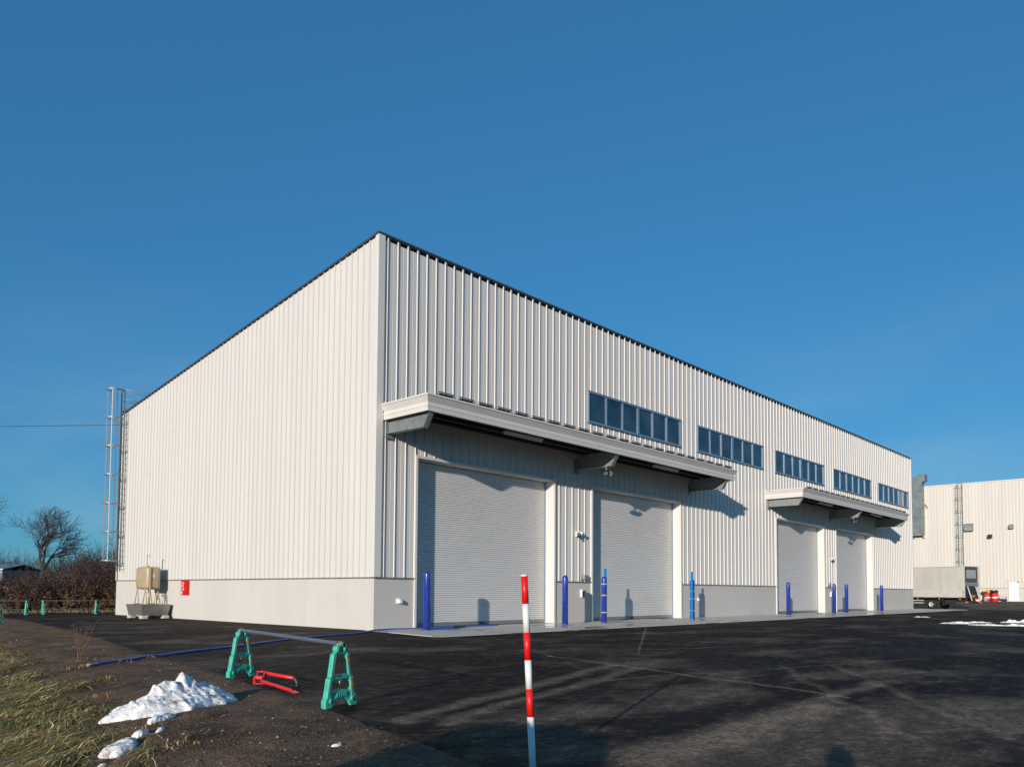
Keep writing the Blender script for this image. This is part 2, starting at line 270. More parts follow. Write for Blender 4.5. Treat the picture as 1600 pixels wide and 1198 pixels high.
# ------------------------------------------------------------------ mesh helpers
class MB:
    def __init__(s): s.v = []; s.f = []; s.sm = []
    def add(s, vs, fs, smooth=False):
        o = len(s.v); s.v += [tuple(v) for v in vs]; s.f += [tuple(i+o for i in f) for f in fs]; s.sm += [smooth]*len(fs); return s
    def box(s, x0, x1, y0, y1, z0, z1):
        return s.add([(x0,y0,z0),(x1,y0,z0),(x1,y1,z0),(x0,y1,z0),(x0,y0,z1),(x1,y0,z1),(x1,y1,z1),(x0,y1,z1)],
                     [(0,3,2,1),(4,5,6,7),(0,1,5,4),(1,2,6,5),(2,3,7,6),(3,0,4,7)])
    def bar(s, a, b, w, h, upv=(0,0,1)):
        a = Vector(a); b = Vector(b); d = (b-a).normalized(); u = Vector(upv)
        if abs(d.dot(u)) > .99: u = Vector((0,1,0))
        r = d.cross(u).normalized(); u = r.cross(d)
        vs = [p + r*i*w/2 + u*j*h/2 for p in (a, b) for i, j in ((-1,-1),(1,-1),(1,1),(-1,1))]
        return s.add(vs, [(0,3,2,1),(4,5,6,7),(0,1,5,4),(1,2,6,5),(2,3,7,6),(3,0,4,7)])
    def tube(s, pts, rad, seg=8, cap=True, smooth=True):
        pts = [Vector(p) for p in pts]; n = len(pts); rads = rad if isinstance(rad, (list, tuple)) else [rad]*n
        vs = []; fs = []; prev = None
        for i, p in enumerate(pts):
            d = (pts[min(i+1, n-1)] - pts[max(i-1, 0)]).normalized()
            if prev is None:
                u = Vector((0,0,1)) if abs(d.z) < .9 else Vector((1,0,0)); r = d.cross(u).normalized()
            else: r = (prev - d*prev.dot(d)).normalized()
            prev = r; u = d.cross(r)
            for k in range(seg):
                a = 2*math.pi*k/seg; vs.append(p + (r*math.cos(a) + u*math.sin(a))*rads[i])
        for i in range(n-1):
            for k in range(seg):
                k2 = (k+1) % seg; fs.append((i*seg+k, i*seg+k2, (i+1)*seg+k2, (i+1)*seg+k))
        s.add(vs, fs, smooth)
        if cap: s.add(vs, [tuple(range(seg-1, -1, -1)), tuple((n-1)*seg+k for k in range(seg))], False)
        return s
    def lathe(s, prof, c=(0,0,0), seg=20, axis='z', smooth=True):
        vs = []; fs = []
        for (r, h) in prof:
            for k in range(seg):
                a = 2*math.pi*k/seg; x, y = r*math.cos(a), r*math.sin(a)
                v = (x, y, h) if axis == 'z' else ((h, x, y) if axis == 'x' else (x, h, y))
                vs.append((v[0]+c[0], v[1]+c[1], v[2]+c[2]))
        for i in range(len(prof)-1):
            for k in range(seg):
                k2 = (k+1) % seg; fs.append((i*seg+k, i*seg+k2, (i+1)*seg+k2, (i+1)*seg+k))
        return s.add(vs, fs, smooth)
    def prism(s, poly, a, b, axis='x', smooth=False):
        """poly in the two other axes, in order (x:(y,z), y:(x,z), z:(x,y)), extruded a..b"""
        n = len(poly)
        def P(p, t): return (t, p[0], p[1]) if axis == 'x' else ((p[0], t, p[1]) if axis == 'y' else (p[0], p[1], t))
        vs = [P(p, a) for p in poly] + [P(p, b) for p in poly]
        fs = [tuple(range(n-1, -1, -1)), tuple(range(n, 2*n))]
        s.add(vs, fs, False)
        return s.add(vs, [(i, (i+1) % n, n+(i+1) % n, n+i) for i in range(n)], smooth)
    def mesh(s, name):
        me = bpy.data.meshes.new(name); me.from_pydata(s.v, [], s.f)
        me.polygons.foreach_set('use_smooth', s.sm)
        bm = bmesh.new(); bm.from_mesh(me); bmesh.ops.remove_doubles(bm, verts=bm.verts, dist=1e-5)
        bmesh.ops.recalc_face_normals(bm, faces=bm.faces); bm.to_mesh(me); bm.free(); me.update()
        return me
    def build(s, name, material, parent=None, loc=(0,0,0), rotz=0, bevel=0):
        o = link(name, s.mesh(name), material, parent, loc, rotz)
        if bevel: add_bevel(o, bevel)
        return o
def add_bevel(o, w, seg=2):
    m = o.modifiers.new('bevel', 'BEVEL'); m.width = w; m.segments = seg; m.limit_method = 'ANGLE'; m.angle_limit = R(35)
def link(name, me, material, parent=None, loc=(0,0,0), rotz=0):
    if material is not None and not me.materials: me.materials.append(material)
    o = bpy.data.objects.new(name, me); COL.objects.link(o); o.location = loc; o.rotation_euler = (0,0,rotz); o.parent = parent
    return o
def tag(o, label=None, cat=None, group=None, kind=None):
    if label: o['label'] = label
    if cat: o['category'] = cat
    if group: o['group'] = group
    if kind: o['kind'] = kind
    return o
def thing(name, label, cat, loc=(0,0,0), rotz=0, group=None):
    o = bpy.data.objects.new(name, None); COL.objects.link(o); o.location = loc; o.rotation_euler = (0,0,rotz); o.empty_display_size = .2
    return tag(o, label, cat, group)
def copy_tree(o, parent=None):
    c = o.copy(); COL.objects.link(c); c.parent = parent
    for ch in list(o.children): copy_tree(ch, c)
    return c

# ------------------------------------------------------------------ ground, asphalt, apron
EDGE = [(-5.0, 23.6), (-5.45, 18.0), (-5.6, 15.0), (-6.9, 6.0), (-8.04, -.15), (-8.92, -4.2), (-9.24, -6.3), (-9.43, -7.7), (-9.89, -9.8),
        (-10.3, -11.76), (-10.6, -13.05), (-10.86, -13.97), (-11.09, -14.96), (-11.31, -15.65), (-11.9, -18.0), (-12.6, -21.0), (-13.4, -25.0), (-15, -34)]
def edge_x(y):
    for (x0, y0), (x1, y1) in zip(EDGE, EDGE[1:]):
        if y1 <= y <= y0: return x0 + (x1-x0)*(y-y0)/(y1-y0)
    return EDGE[0][0] if y > EDGE[0][1] else EDGE[-1][0]
def sstep(a, b, x):
    t = max(0, min(1, (x-a)/(b-a))); return t*t*(3-2*t)
def ground_z(x, y):
    d = edge_x(y) - x            # metres left of the asphalt edge
    z = -.03
    if y < 26 and d > -.4:
        z += .062*sstep(-.42, .0, d)*(1-sstep(24, 26, y)) - .012*sstep(.0, .6, d)
        z -= .34*sstep(1.0, 3.6, d)*(1-sstep(20, 25, y))
        z += (.035*noise.noise(Vector((x*1.1, y*1.1, 0))) + .018*noise.noise(Vector((x*3.3, y*3.3, 5))))*sstep(-.35, .4, d)*(1-sstep(40, 60, d))
    z += .55*sstep(62, 79, x)
    return z
def lin(a, b, n): return [a+(b-a)*i/(n-1) for i in range(n)]
xs = [-2500, -900, -300, -120, -60, -35] + lin(-26, -18, 9) + lin(-17, -4, 105) + lin(-3, 56, 10) + lin(60, 82, 12) + [100, 200, 500, 1200, 3000]
ys = [-2500, -800, -250, -100, -60, -35] + lin(-26, -19, 10) + lin(-18.8, 4, 140) + lin(4.5, 26, 44) + [35, 60, 100, 200, 500, 1200, 3000]
vs = [(x, y, ground_z(x, y)) for y in ys for x in xs]; nx = len(xs)
fs = [(j*nx+i, j*nx+i+1, (j+1)*nx+i+1, (j+1)*nx+i) for j in range(len(ys)-1) for i in range(nx-1)]
g = MB(); g.add(vs, fs, True); tag(g.build('ground', DIRT), kind='structure')

def poly_sheet(name, poly, z, material, zf=None):
    bm = bmesh.new(); vv = [bm.verts.new((x, y, z)) for x, y in poly]; es = [bm.edges.new((vv[i], vv[(i+1) % len(vv)])) for i in range(len(vv))]
    bmesh.ops.triangle_fill(bm, edges=es, use_beauty=True, normal=(0,0,1))
    me = bpy.data.meshes.new(name); bm.to_mesh(me); bm.free()
    return link(name, me, material)
ragged = []
for (x0, y0), (x1, y1) in zip(EDGE, EDGE[1:]):
    nseg = max(2, int(abs(y1-y0)/.12))
    for i in range(nseg):
        t = i/nseg; y = y0+(y1-y0)*t; x = x0+(x1-x0)*t
        ragged.append((x + .10*noise.noise(Vector((x*.9, y*.9, 3))) + .05*noise.noise(Vector((x*4, y*4, 9))), y))
ragged.append(EDGE[-1])
tag(poly_sheet('asphalt_yard', ragged + [(57.5, -34), (57.5, 23.6)], .012, ASPH), kind='structure')
yd = MB(); yx = lin(57.4, 79.95, 24)
yv = [(x, y, ground_z(x, 40)+.03+.008) for x in yx for y in (-60, 60)]
yd.add(yv, [(2*i, 2*i+2, 2*i+3, 2*i+1) for i in range(len(yx)-1)], True); tag(yd.build('far_yard', YARD), kind='structure')
ap = MB(); ap.prism([(-.12, .3), (-.95, -4.0), (57.2, -4.0), (57.2, .3)], -.1, .03, 'z')
apo = ap.build('concrete_apron', SLAB, bevel=.008); tag(apo, kind='structure')

# ------------------------------------------------------------------ the warehouse
LEN, WID, HZ, HB, ZW = 56.0, 20.4, 12.69, 9.82, 1.667
DOORS = [(1.68, 8.76), (11.31, 18.43), (29.36, 36.6), (38.78, 45.98)]; DZ = 5.645; REC = .43
WINS = [(10.99+9.138*k, 10.99+9.138*k+7.49) for k in range(5)]; WZ0, WZ1 = 8.39, 9.69
def roof_z(y): return HZ - (HZ-HB)*y/WID
wh = thing('warehouse', 'long white ribbed steel warehouse with four roller shutter doors and two canopies', 'building')
PITCH = .418
PROF = [(0, 0), (.008, -.042), (.022, -.042), (.130, 0), (.235, 0), (.239, .005), (.253, .005), (.257, 0), (.390, 0), (.392, .02), (.414, .02), (.418, 0)]
PITCH_SIDE = .322
PROF_SIDE = [(0, 0), (.011, -.042), (.027, -.042), (.046, 0), (.15, 0), (.155, .007), (.172, .007), (.177, 0), (.308, 0), (.310, .012), (.320, .012), (.322, 0)]
def prof_clip(a, b, pf=PROF):
    out = []
    for (u0, d0), (u1, d1) in zip(pf, pf[1:]):
        if u1 <= a or u0 >= b: continue
        ta = max(a, u0); tb = min(b, u1)
        f = lambda t: d0 + (d1-d0)*((t-u0)/(u1-u0) if u1 > u0 else 0)
        if not out: out.append((ta, f(ta)))
        out.append((tb, f(tb)))
    return out
fac = MB()   # the inner skin of the facade, behind the ribbed panels, with the openings left free
xc = sorted(set([0.0, LEN] + [v for d in DOORS+WINS for v in d]))
for xa, xb in zip(xc, xc[1:]):
    mid = (xa+xb)/2; cuts = []
    if any(d[0] < mid < d[1] for d in DOORS): cuts.append((-.05, DZ))
    if any(w[0] < mid < w[1] for w in WINS): cuts.append((WZ0, WZ1))
    z = -.05
    for c0, c1 in cuts:
        if c0 > z: fac.box(xa, xb, .10, .2, z, c0)
        z = c1
    fac.box(xa, xb, .10, .2, z, HZ-.08)
facade = fac.build('front_wall', TRIM, wh)
cache = {}
k = 0; x0 = .205
ends = [x0] + [.32+PITCH*i for i in range(0, 200) if x0+.05 < .32+PITCH*i < LEN-.12] + [LEN-.1]
for xa, xb in zip(ends, ends[1:]):
    w = xb-xa; brk = sorted(set([0, w] + [round(v-xa, 4) for d in DOORS+WINS for v in d if xa < v < xb]))
    spec = []
    for a, b in zip(brk, brk[1:]):
        mid = xa+(a+b)/2; z = ZW+.02
        for d in DOORS:
            if d[0] < mid < d[1]: z = DZ
        top = HZ-.03
        if any(q[0] < mid < q[1] for q in WINS): spec.append((a, b, z, WZ0)); spec.append((a, b, WZ1, top))
        else: spec.append((a, b, z, top))
    off = 0 if abs(w-PITCH) < .01 or xa > 1 else PITCH-w
    key = (round(w, 3), off, tuple((round(a, 3), round(b, 3), round(c, 2), round(d, 2)) for a, b, c, d in spec))
    if key not in cache:
        m = MB()
        for a, b, z0_, z1_ in spec:
            pc = prof_clip(a+off, b+off); n_ = len(pc)
            m.add([(u-off, d, z0_) for u, d in pc]+[(u-off, d, z1_) for u, d in pc], [(i, i+1, n_+i+1, n_+i) for i in range(n_-1)])
        cache[key] = m.mesh('cladding_panel')
    link('cladding_panel', cache[key], CLAD, facade, (xa, 0, 0))
side = MB(); side.prism([(0.06, -.05), (WID, -.05), (WID, HB-.1), (0.06, HZ-.1)], .05, .15, 'x'); side_wall = side.build('side_wall', TRIM, wh)
yy = .12
while yy < WID-.12:
    yb = min(yy+PITCH_SIDE, WID-.1); m = MB(); pc = prof_clip(0, yb-yy, PROF_SIDE); n_ = len(pc)
    m.add([(d, yy+u, ZW+.02) for u, d in pc]+[(d, yy+u, roof_z(yy+u)-.03) for u, d in pc], [(i, i+1, n_+i+1, n_+i) for i in range(n_-1)])
    m.build('cladding_panel', CLAD, side_wall); yy = yb
# other walls, roof
m = MB(); m.prism([(0.2, -.05), (WID-.1, -.05), (WID-.1, HB-.12), (0.2, HZ-.14)], LEN-.08, LEN, 'x'); m.build('end_wall', CLAD, wh)
m = MB(); m.box(.15, LEN-.08, WID-.1, WID, -.05, HB-.12); m.build('back_wall', CLAD, wh)
rf = MB(); rf.prism([(0, HZ-.06), (WID, HB-.06), (WID, HB-.16), (0, HZ-.16)], .02, LEN-.02, 'x'); roof = rf.build('roof', COPING, wh)
# copings and corner trims
m = MB(); m.prism([(-.075, HZ-.045), (-.075, HZ+.022), (.12, HZ+.035), (.12, HZ-.02), (-.06, HZ-.02), (-.06, HZ-.045)], -.075, LEN+.03, 'x'); m.build('coping', COPING, roof)
m = MB()
a = (-.066, HZ-.075); 
m.add([(-.078, -.076, HZ-.045), (-.078, -.076, HZ+.022), (.12, -.076, HZ+.022), (-.078, WID+.03, HB-.045), (-.078, WID+.03, HB+.022), (.12, WID+.03, HB+.022), (-.062, -.076, HZ-.045), (-.062, WID+.03, HB-.045)],
      [(0,1,4,3), (1,2,5,4), (3,7,6,0)]); m.build('coping', COPING, roof)
m = MB(); m.prism([(-.058, -.058), (.2, -.058), (.2, .0), (.0, .0), (.0, .115), (-.058, .115)], ZW+.02, HZ-.03, 'z'); m.build('corner_trim', TRIM, facade)
m = MB(); m.box(LEN-.12, LEN+.02, -.058, .12, ZW+.02, HZ-.07); m.build('corner_trim', TRIM, facade)
m = MB(); m.add([(-.055, WID-.12, ZW+.02), (-.055, WID+.01, ZW+.02), (.1, WID+.01, ZW+.02), (-.055, WID-.12, HB), (-.055, WID+.01, HB-.03), (.1, WID+.01, HB-.03)], [(0,1,4,3), (1,2,5,4)]); m.build('corner_trim', TRIM, side_wall)
# flashing over the base panels
gaps = []; z = 0.0
for d in DOORS: gaps.append((z, d[0])); z = d[1]
gaps.append((z, LEN))
for i, (ga, gb) in enumerate(gaps):
    m = MB(); a_ = ga+(.0 if i else -.075); b_ = gb - (.0 if i < 4 else -.02)
    m.prism([(-.07, ZW-.02), (-.075, ZW+.0), (.02, ZW+.028), (.02, ZW-.02)], a_+(.075 if i else 0), b_-(.075 if i < 4 else 0), 'x'); m.build('flashing', STEELG, facade)
m = MB(); m.prism([(-.07, ZW-.02), (-.075, ZW+.0), (.02, ZW+.028), (.02, ZW-.02)], -.0745, WID+.02, 'y'); m.build('flashing', STEELG, side_wall)
# base panels
for (ga, gb) in gaps:
    a_ = ga + (.10 if ga > 0 else -.02); b_ = gb - (.10 if gb < LEN else 0); cnt = max(1, round((b_-a_)/1.82)); w = (b_-a_)/cnt
    for i in range(cnt):
        m = MB(); m.box(a_+i*w+(.002 if i else 0), a_+(i+1)*w-.002, -.012, .09, -.05, ZW-.021); m.build('base_panel', BASEP, facade)
cnt = round(WID/1.82); w = (WID-.1)/cnt
for i in range(cnt):
    m = MB(); m.box(-.02, .045, .092+i*w+.002, .092+(i+1)*w-.002, -.05, ZW-.021); m.build('base_panel', BASEP, side_wall)
# roller shutters
for di, (xa, xb) in enumerate(DOORS):
    lab = ['roller shutter nearest the warehouse corner', 'roller shutter between the two taped bollards', 'roller shutter under the left half of the far canopy', 'roller shutter farthest along the front wall'][di]
    m = MB(); ns = 70; rows = []
    zt, zb = DZ-.02, .16; h = (zt-zb)/ns
    for i in range(ns):
        for t, d in ((0, .0), (.06, -.002), (.16, -.022), (.35, -.034), (.60, -.034), (.82, -.022), (.93, -.006)):
            rows.append((zb+(i+t)*h, REC+d))
    rows.append((zt, REC))
    vs = [(x, y, z) for z, y in rows for x in (xa+.02, xb-.02)]
    m.add(vs, [(2*i, 2*i+1, 2*i+3, 2*i+2) for i in range(len(rows)-1)], False)
    sh = tag(m.build('roller_shutter', SHUT, wh), lab)
    m = MB(); m.box(xa+.02, xb-.02, REC-.03, REC+.03, .045, .158); m.build('bottom_bar', STEELG, sh, bevel=.006)
    m = MB(); m.box((xa+xb)/2-.12, (xa+xb)/2+.12, REC-.045, REC-.03, .085, .135); m.build('pull_handle', BLACKP, sh)
    for s_, xj in ((1, xa), (-1, xb)):
        m = MB(); x1, x2 = sorted((xj - s_*.09, xj)); x3, x4 = sorted((xj - s_*.09, xj+s_*.006))
        m.box(x1, x2, -.066, .0, .0, DZ+.09); m.box(x3, x4, 0, REC+.06, .0, DZ+.0); m.build('door_jamb', TRIM, sh)
        m = MB(); x1, x2 = sorted((xj+s_*.007, xj+s_*.07)); m.box(x1, x2, REC-.05, REC-.024, .03, DZ-.03); m.build('guide_rail', ALU, sh)
    m = MB(); m.box(xa+.0005, xb-.0005, -.0655, .0, DZ-.0, DZ+.085); m.box(xa-.085, xb+.085, 0.001, REC+.06, DZ-.012, DZ+.08); m.build('door_head', TRIM, sh)
    m = MB(); m.box(xa+.01, xb-.01, REC-.02, REC+.3, -.04, .034); m.build('sill', BLACKP, sh)
# ribbon windows
for wi, (xa, xb) in enumerate(WINS):
    lab = ['ribbon window nearest the warehouse corner', 'second ribbon window from the corner', 'middle ribbon window of the five', 'fourth ribbon window from the corner', 'ribbon window at the far end of the front wall'][wi]
    m = MB(); yo, yi = -.075, .06; t = .06
    m.box(xa, xb, yo, yi, WZ1-t, WZ1); m.box(xa, xb, yo, yi, WZ0, WZ0+t)
    m.box(xa, xa+t, yo, yi, WZ0+t, WZ1-t); m.box(xb-t, xb, yo, yi, WZ0+t, WZ1-t)
    win = tag(m.build('window', ALU, wh), lab)
    m = MB(); m.prism([(yo-.03, WZ0-.03), (yo-.03, WZ0-.01), (.0, WZ0+.0), (.0, WZ0-.03)], xa-.03, xb+.03, 'x'); m.build('window_sill', ALU, win)
    m = MB(); m.box(xa-.03, xb+.03, yo-.015, .0, WZ1+.001, WZ1+.03); m.build('drip_cap', ALU, win)
    pw = (xb-xa-2*t)/6
    for i in range(6):
        px = xa+t+i*pw
        if i: mm = .075 if i == 3 else .045; m = MB(); m.box(px-mm, px+mm, yo+.006, yi, WZ0+t, WZ1-t); m.build('mullion', ALU, win)
        m = MB(); m.box(px+.03, px+pw-.03, -.025, -.005, WZ0+t-.01, WZ1-t+.01)
        xm = px+pw/2; tl, tz = rng.gauss(0, .010), rng.gauss(0, .008); m.v = [(x, y+(x-xm)*tl+(z-9.04)*tz, z) for x, y, z in m.v]; m.build('pane', GLASS, win)

# canopies
def canopy(x0, x1, brackets, lab):
    D = 2.2; zt, zb = 7.12, 6.67
    # fascia: one moulded section swept round the left end, the front and the right end with mitred corners; (outset, z)
    sec = [(.0, zt+.05), (.075, zt+.05), (.09, zt+.0), (.06, zt-.02), (-.05, zt-.20), (-.05, zt-.225), (-.015, zt-.23), (-.015, zt-.31), (-.035, zt-.318), (-.035, zt-.332), (-.02, zt-.34), (-.035, zb), (-.10, zb), (-.10, zt+.05)]
    path = [(x0, .0, -1, 0), (x0, -D, -1, -1), (x1, -D, 1, -1), (x1, .0, 1, 0)]
    m = MB(); n_ = len(sec); vs = [(px+ox*o, py+oy*o, z) for px, py, ox, oy in path for o, z in sec]
    m.add(vs, [(i*n_+k, i*n_+(k+1) % n_, (i+1)*n_+(k+1) % n_, (i+1)*n_+k) for i in range(3) for k in range(n_)])
    c = tag(m.build('canopy', TRIM, wh), lab)
    # folded plate deck
    m = MB(); p = .867; n_ = int((x1-x0-.2)/p); sx = x0+.1+((x1-x0-.2)-n_*p)/2; pts = []
    for i in range(n_):
        b = sx+i*p; pts += [(b, 7.13), (b+.09, 7.13), (b+.20, 7.27), (b+.70, 7.27), (b+.80, 7.13)]
    pts.append((sx+n_*p, 7.13))
    vs = [(x, y, z) for x, z in pts for y in (-D+.02, -.06)]
    m.add(vs, [(2*i, 2*i+1, 2*i+3, 2*i+2) for i in range(len(pts)-1)]); m.build('deck_sheet', GALV_SHADE, c)
    for i in range(n_):
        b = sx+i*p
        m = MB(); m.prism([(b+.10, 7.14), (b+.205, 7.255), (b+.695, 7.255), (b+.785, 7.14)], -D+.09, -D+.10, 'y'); m.build('deck_closure', GALV_SHADE, c)
        m = MB(); m.prism([(b+.10, 7.275), (b+.12, 7.315), (b+.74, 7.315), (b+.84, 7.18), (b+.80, 7.17), (b+.715, 7.285), (b+.15, 7.285)], -D-.02, -D+.04, 'y'); m.build('snow_guard', STEELG, c)
    m = MB(); m.box(x0+.1, x1-.1, -D+.09, -.07, 7.03, 7.095); m.build('soffit', GALV_SHADE, c)
    for y in (-.35, -.95, -1.5, -2.02):
        m = MB(); m.box(x0+.1, x1-.1, y-.03, y+.03, 6.86, 7.028); m.box(x0+.1, x1-.1, y-.03, y+.06, 6.845, 6.859); m.build('purlin', GALV_SHADE, c)
    m = MB(); m.box(x0+.02, x1-.02, -.085, -.07, zb+.02, zt+.14); m.build('wall_flashing', TRIM, c)
    for bx in brackets:
        m = MB(); pr = [(-.075, 6.844), (-.075, 6.27), (-1.84, 6.25), (-2.09, 6.66), (-2.12, 6.844)]
        m.prism(pr, bx-.01, bx+.01, 'x')
        m.prism([(-.075, 6.25), (-.075, 6.268), (-1.84, 6.248), (-1.84, 6.23)], bx-.10, bx+.10, 'x')
        m.prism([(-1.842, 6.235), (-1.855, 6.25), (-2.10, 6.66), (-2.085, 6.665)], bx-.10, bx+.10, 'x')
        m.box(bx-.14, bx+.14, -.074, -.05, 6.1, 6.84)
        m.build('bracket', GALV, c)
    return c
canopy(.2, 19.9, (.45, 10.2, 19.3), 'long canopy over the two shutters near the corner')
canopy(28.0, 47.25, (28.3, 37.75, 46.85), 'canopy over the two shutters at the far end')

# ------------------------------------------------------------------ lights, cameras and boxes on the warehouse
def flood(x, y, lab):
    t = thing('floodlight', lab, 'lamp', (x, y, 6.23), 0, 'floodlights under the canopies')
    m = MB(); m.box(-.06, .06, -.06, .06, -.04, 0); m.lathe([(.0, -.2), (.03, -.2), (.03, -.04), (0, -.04)], seg=10); m.build('mount', STEELG, t)
    for s_ in (-1, 1):
        m = MB(); m.box(-.15, .15, -.05, .05, -.11, .11)
        o = m.build('lamp_head', BLACKP, t, (s_*.17, -.06, -.26), R(s_*25), bevel=.015); o.rotation_euler.x = R(35)
        m = MB(); m.box(-.10, .10, -.058, -.051, -.07, .07); m.build('lens', mat('lamp_lens', (.16, .17, .18), .15), o)
flood(10.2, -1.55, 'black twin floodlight under the near canopy'); flood(37.75, -1.55, 'black twin floodlight under the far canopy')
def tube_light(x0, x1, y, lab):
    t = thing('tube_light', lab, 'lamp', ((x0+x1)/2, y, 6.84), 0, 'tube lights under the canopies'); L = (x1-x0)/2
    m = MB(); m.prism([(-.09, 0), (-.05, -.06), (.05, -.06), (.09, 0)], -L, L, 'x'); m.build('housing', WHITEP, t)
    m = MB(); m.tube([(-L+.05, 0, -.085), (L-.05, 0, -.085)], .022, 8); m.build('tube', WHITEP, t)
    for s_ in (-1, 1):
        m = MB(); m.box(s_*(L-.03)-.015, s_*(L-.03)+.015, -.03, .03, -.11, -.055); m.build('socket', WHITEP, t)
for a_, b_, lab in ((4.6, 6.6, 'tube light under the near canopy above the corner shutter'), (14.2, 16.2, 'tube light under the near canopy above the second shutter'),
                    (32.9, 34.9, 'tube light under the far canopy above its left shutter'), (42.3, 44.3, 'tube light under the far canopy above its right shutter')):
    tube_light(a_, b_, -1.22, lab)
def sensor_light(x, z, lab):
    t = thing('sensor_light', lab, 'lamp', (x, -.05, z), 0, 'twin sensor spotlights on the front wall')
    m = MB(); m.box(-.08, .08, -.06, 0, -.09, .07); m.build('base', WHITEP, t, bevel=.012)
    m = MB(); m.tube([(0, -.06, -.05), (0, -.14, -.10)], .03, 10); m.lathe([(0, -.05), (.035, -.04), (.045, 0), (.035, .035), (0, .045)], (0, -.16, -.11), 12); m.build('sensor', BLACKP, t)
    for s_ in (-1, 1):
        m = MB(); m.tube([(0, -.05, .03), (s_*.10, -.12, .06)], .018, 8); m.build('arm', WHITEP, t)
        m = MB(); m.tube([(s_*.12, -.02, .11), (s_*.14, -.12, .07), (s_*.16, -.22, .02)], [.04, .055, .08], 14); o = m.build('lamp_head', WHITEP, t)
        m = MB(); m.tube([(s_*.1605, -.222, .019), (s_*.162, -.232, .014)], [.07, .07], 14); m.build('lens', GREYP, o)
sensor_light(10.2, 3.6, 'white twin sensor light beside the second roller shutter'); sensor_light(37.7, 3.5, 'white twin sensor light between the two far roller shutters')
def junction(x, z, lab):
    t = thing('junction_box', lab, 'box', (x, -.05, z), 0, 'grey junction boxes on the front wall')
    m = MB(); m.box(-.13, .13, -.12, 0, -.1, .1); m.build('case', GREYP, t, bevel=.012)
    m = MB(); m.box(-.11, .11, -.126, -.12, -.08, .08); m.build('cover', GALV, t)
    m = MB(); m.tube([(-.25, -.03, .12), (-.25, -.03, -.14)], .018, 8); m.tube([(-.25, -.03, -.12), (-.13, -.05, -.05)], .014, 8); m.build('conduit', GREYP, t)
junction(10.72, 1.86, 'grey junction box above the push button box'); junction(37.35, 1.86, 'grey junction box between the two far shutters')
def button_box(x, z, lab):
    t = thing('push_button_box', lab, 'switch', (x, -.013, z), 0, 'shutter push button boxes')
    m = MB(); m.box(-.075, .075, -.10, 0, -.16, .16); m.build('case', WHITEP, t, bevel=.01)
    m = MB(); m.box(-.06, .06, -.108, -.10, -.13, .13); m.build('plate', BLACKP, t)
    for zz, mt in ((.08, GREYP), (0, REDP), (-.08, GREYP)):
        m = MB(); m.lathe([(0, -.128), (.022, -.126), (.026, -.108), (0, -.108)], (0, 0, zz), 10, 'y'); m.build('button', mt, t)
button_box(10.58, 1.2, 'push button box with red button on the wall between the two near shutters')
button_box(37.7, 1.2, 'push button box on the wall between the two far shutters')
def wall_outlet(x, lab):
    t = thing('pipe_outlet_hood', lab, 'vent', (x, -.013, .92), 0, 'small white hoods on the base wall')
    m = MB(); m.prism([(0, .07), (-.05, .075), (-.13, .04), (-.15, -.06), (0, -.06)], -.06, .06, 'x'); m.build('hood', WHITEP, t, bevel=.008)
    m = MB(); m.box(-.09, .09, -.008, 0, -.09, .1); m.build('plate', WHITEP, t)
    m = MB(); m.box(-.045, .045, -.12, -.02, -.066, -.0605); m.build('opening', BLACKP, t)
wall_outlet(.96, 'small white hood on the base wall at the warehouse corner'); wall_outlet(20.15, 'small white hood on the base wall right of the second shutter')

# ------------------------------------------------------------------ caged ladder
def caged_ladder(loc, z0, z1, hz0, hz1, hoops, lab, roofrail, group=None):
    t = thing('caged_ladder', lab, 'ladder', loc, 0, group); hw = .21; X = -.22
    for s_ in (-1, 1):
        m = MB(); m.box(X-.03, X+.03, s_*hw-.012, s_*hw+.012, z0, z1); m.build('rail', GALV, t)
    z = z0+.15
    rung = MB(); rung.tube([(X, -hw, 0), (X, hw, 0)], .012, 6); rme = rung.mesh('rung'); rme.materials.append(GALV)
    while z < z1-.05: link('rung', rme, None, t, (0, 0, z)); z += .3
    hoop = MB(); pts = [(X, -hw, 0)] + [(X-.40-.36*math.sin(a), -.36*math.cos(a), 0) for a in [math.pi*i/10 for i in range(11)]] + [(X, hw, 0)]
    for a, b in zip(pts, pts[1:]): hoop.bar(a, b, .008, .05)
    hme = hoop.mesh('hoop'); hme.materials.append(GALV)
    for i in range(hoops): link('hoop', hme, None, t, (0, 0, hz0+(hz1-hz0)*i/(hoops-1)))
    for i in range(0, 11, 2):
        a = math.pi*i/10; p = Vector((X-.40-.35*math.sin(a), -.35*math.cos(a), 0))
        m = MB(); m.bar(p+Vector((0, 0, hz0)), p+Vector((0, 0, hz1)), .045, .006, (math.sin(a), math.cos(a), 0)); m.build('cage_strip', GALV, t)
    n_ = int((z1-z0-1)/1.37)
    for i in range(n_+1):
        zz = z0+.25+i*1.37
        for s_ in (-1, 1):
            m = MB(); m.box(X, -.05, s_*hw-.02, s_*hw+.02, zz-.02, zz+.02); m.build('stand_off', GALV, t)
    if roofrail:
        for s_ in (-1, 1):
            m = MB(); m.tube([(X, s_*hw*1.2, z1-.02), (.95, s_*hw*1.2, z1-.02), (.95, s_*hw*1.2, z1-1.1)], .022, 8); m.tube([(X, s_*hw*1.2, z1-.5), (.95, s_*hw*1.2, z1-.5)], .018, 8); m.build('roof_handrail', STEELG, t)
        m = MB()
        for i in range(8): m.box(-.2+i*.14, -.17+i*.14, -.3, .3, z1-1.0, z1-.96)
        m.box(-.2, .95, -.3, -.27, z1-1.02, z1-.95); m.box(-.2, .95, .27, .3, z1-1.02, z1-.95); m.build('landing_grate', STEELG, t)
    return t
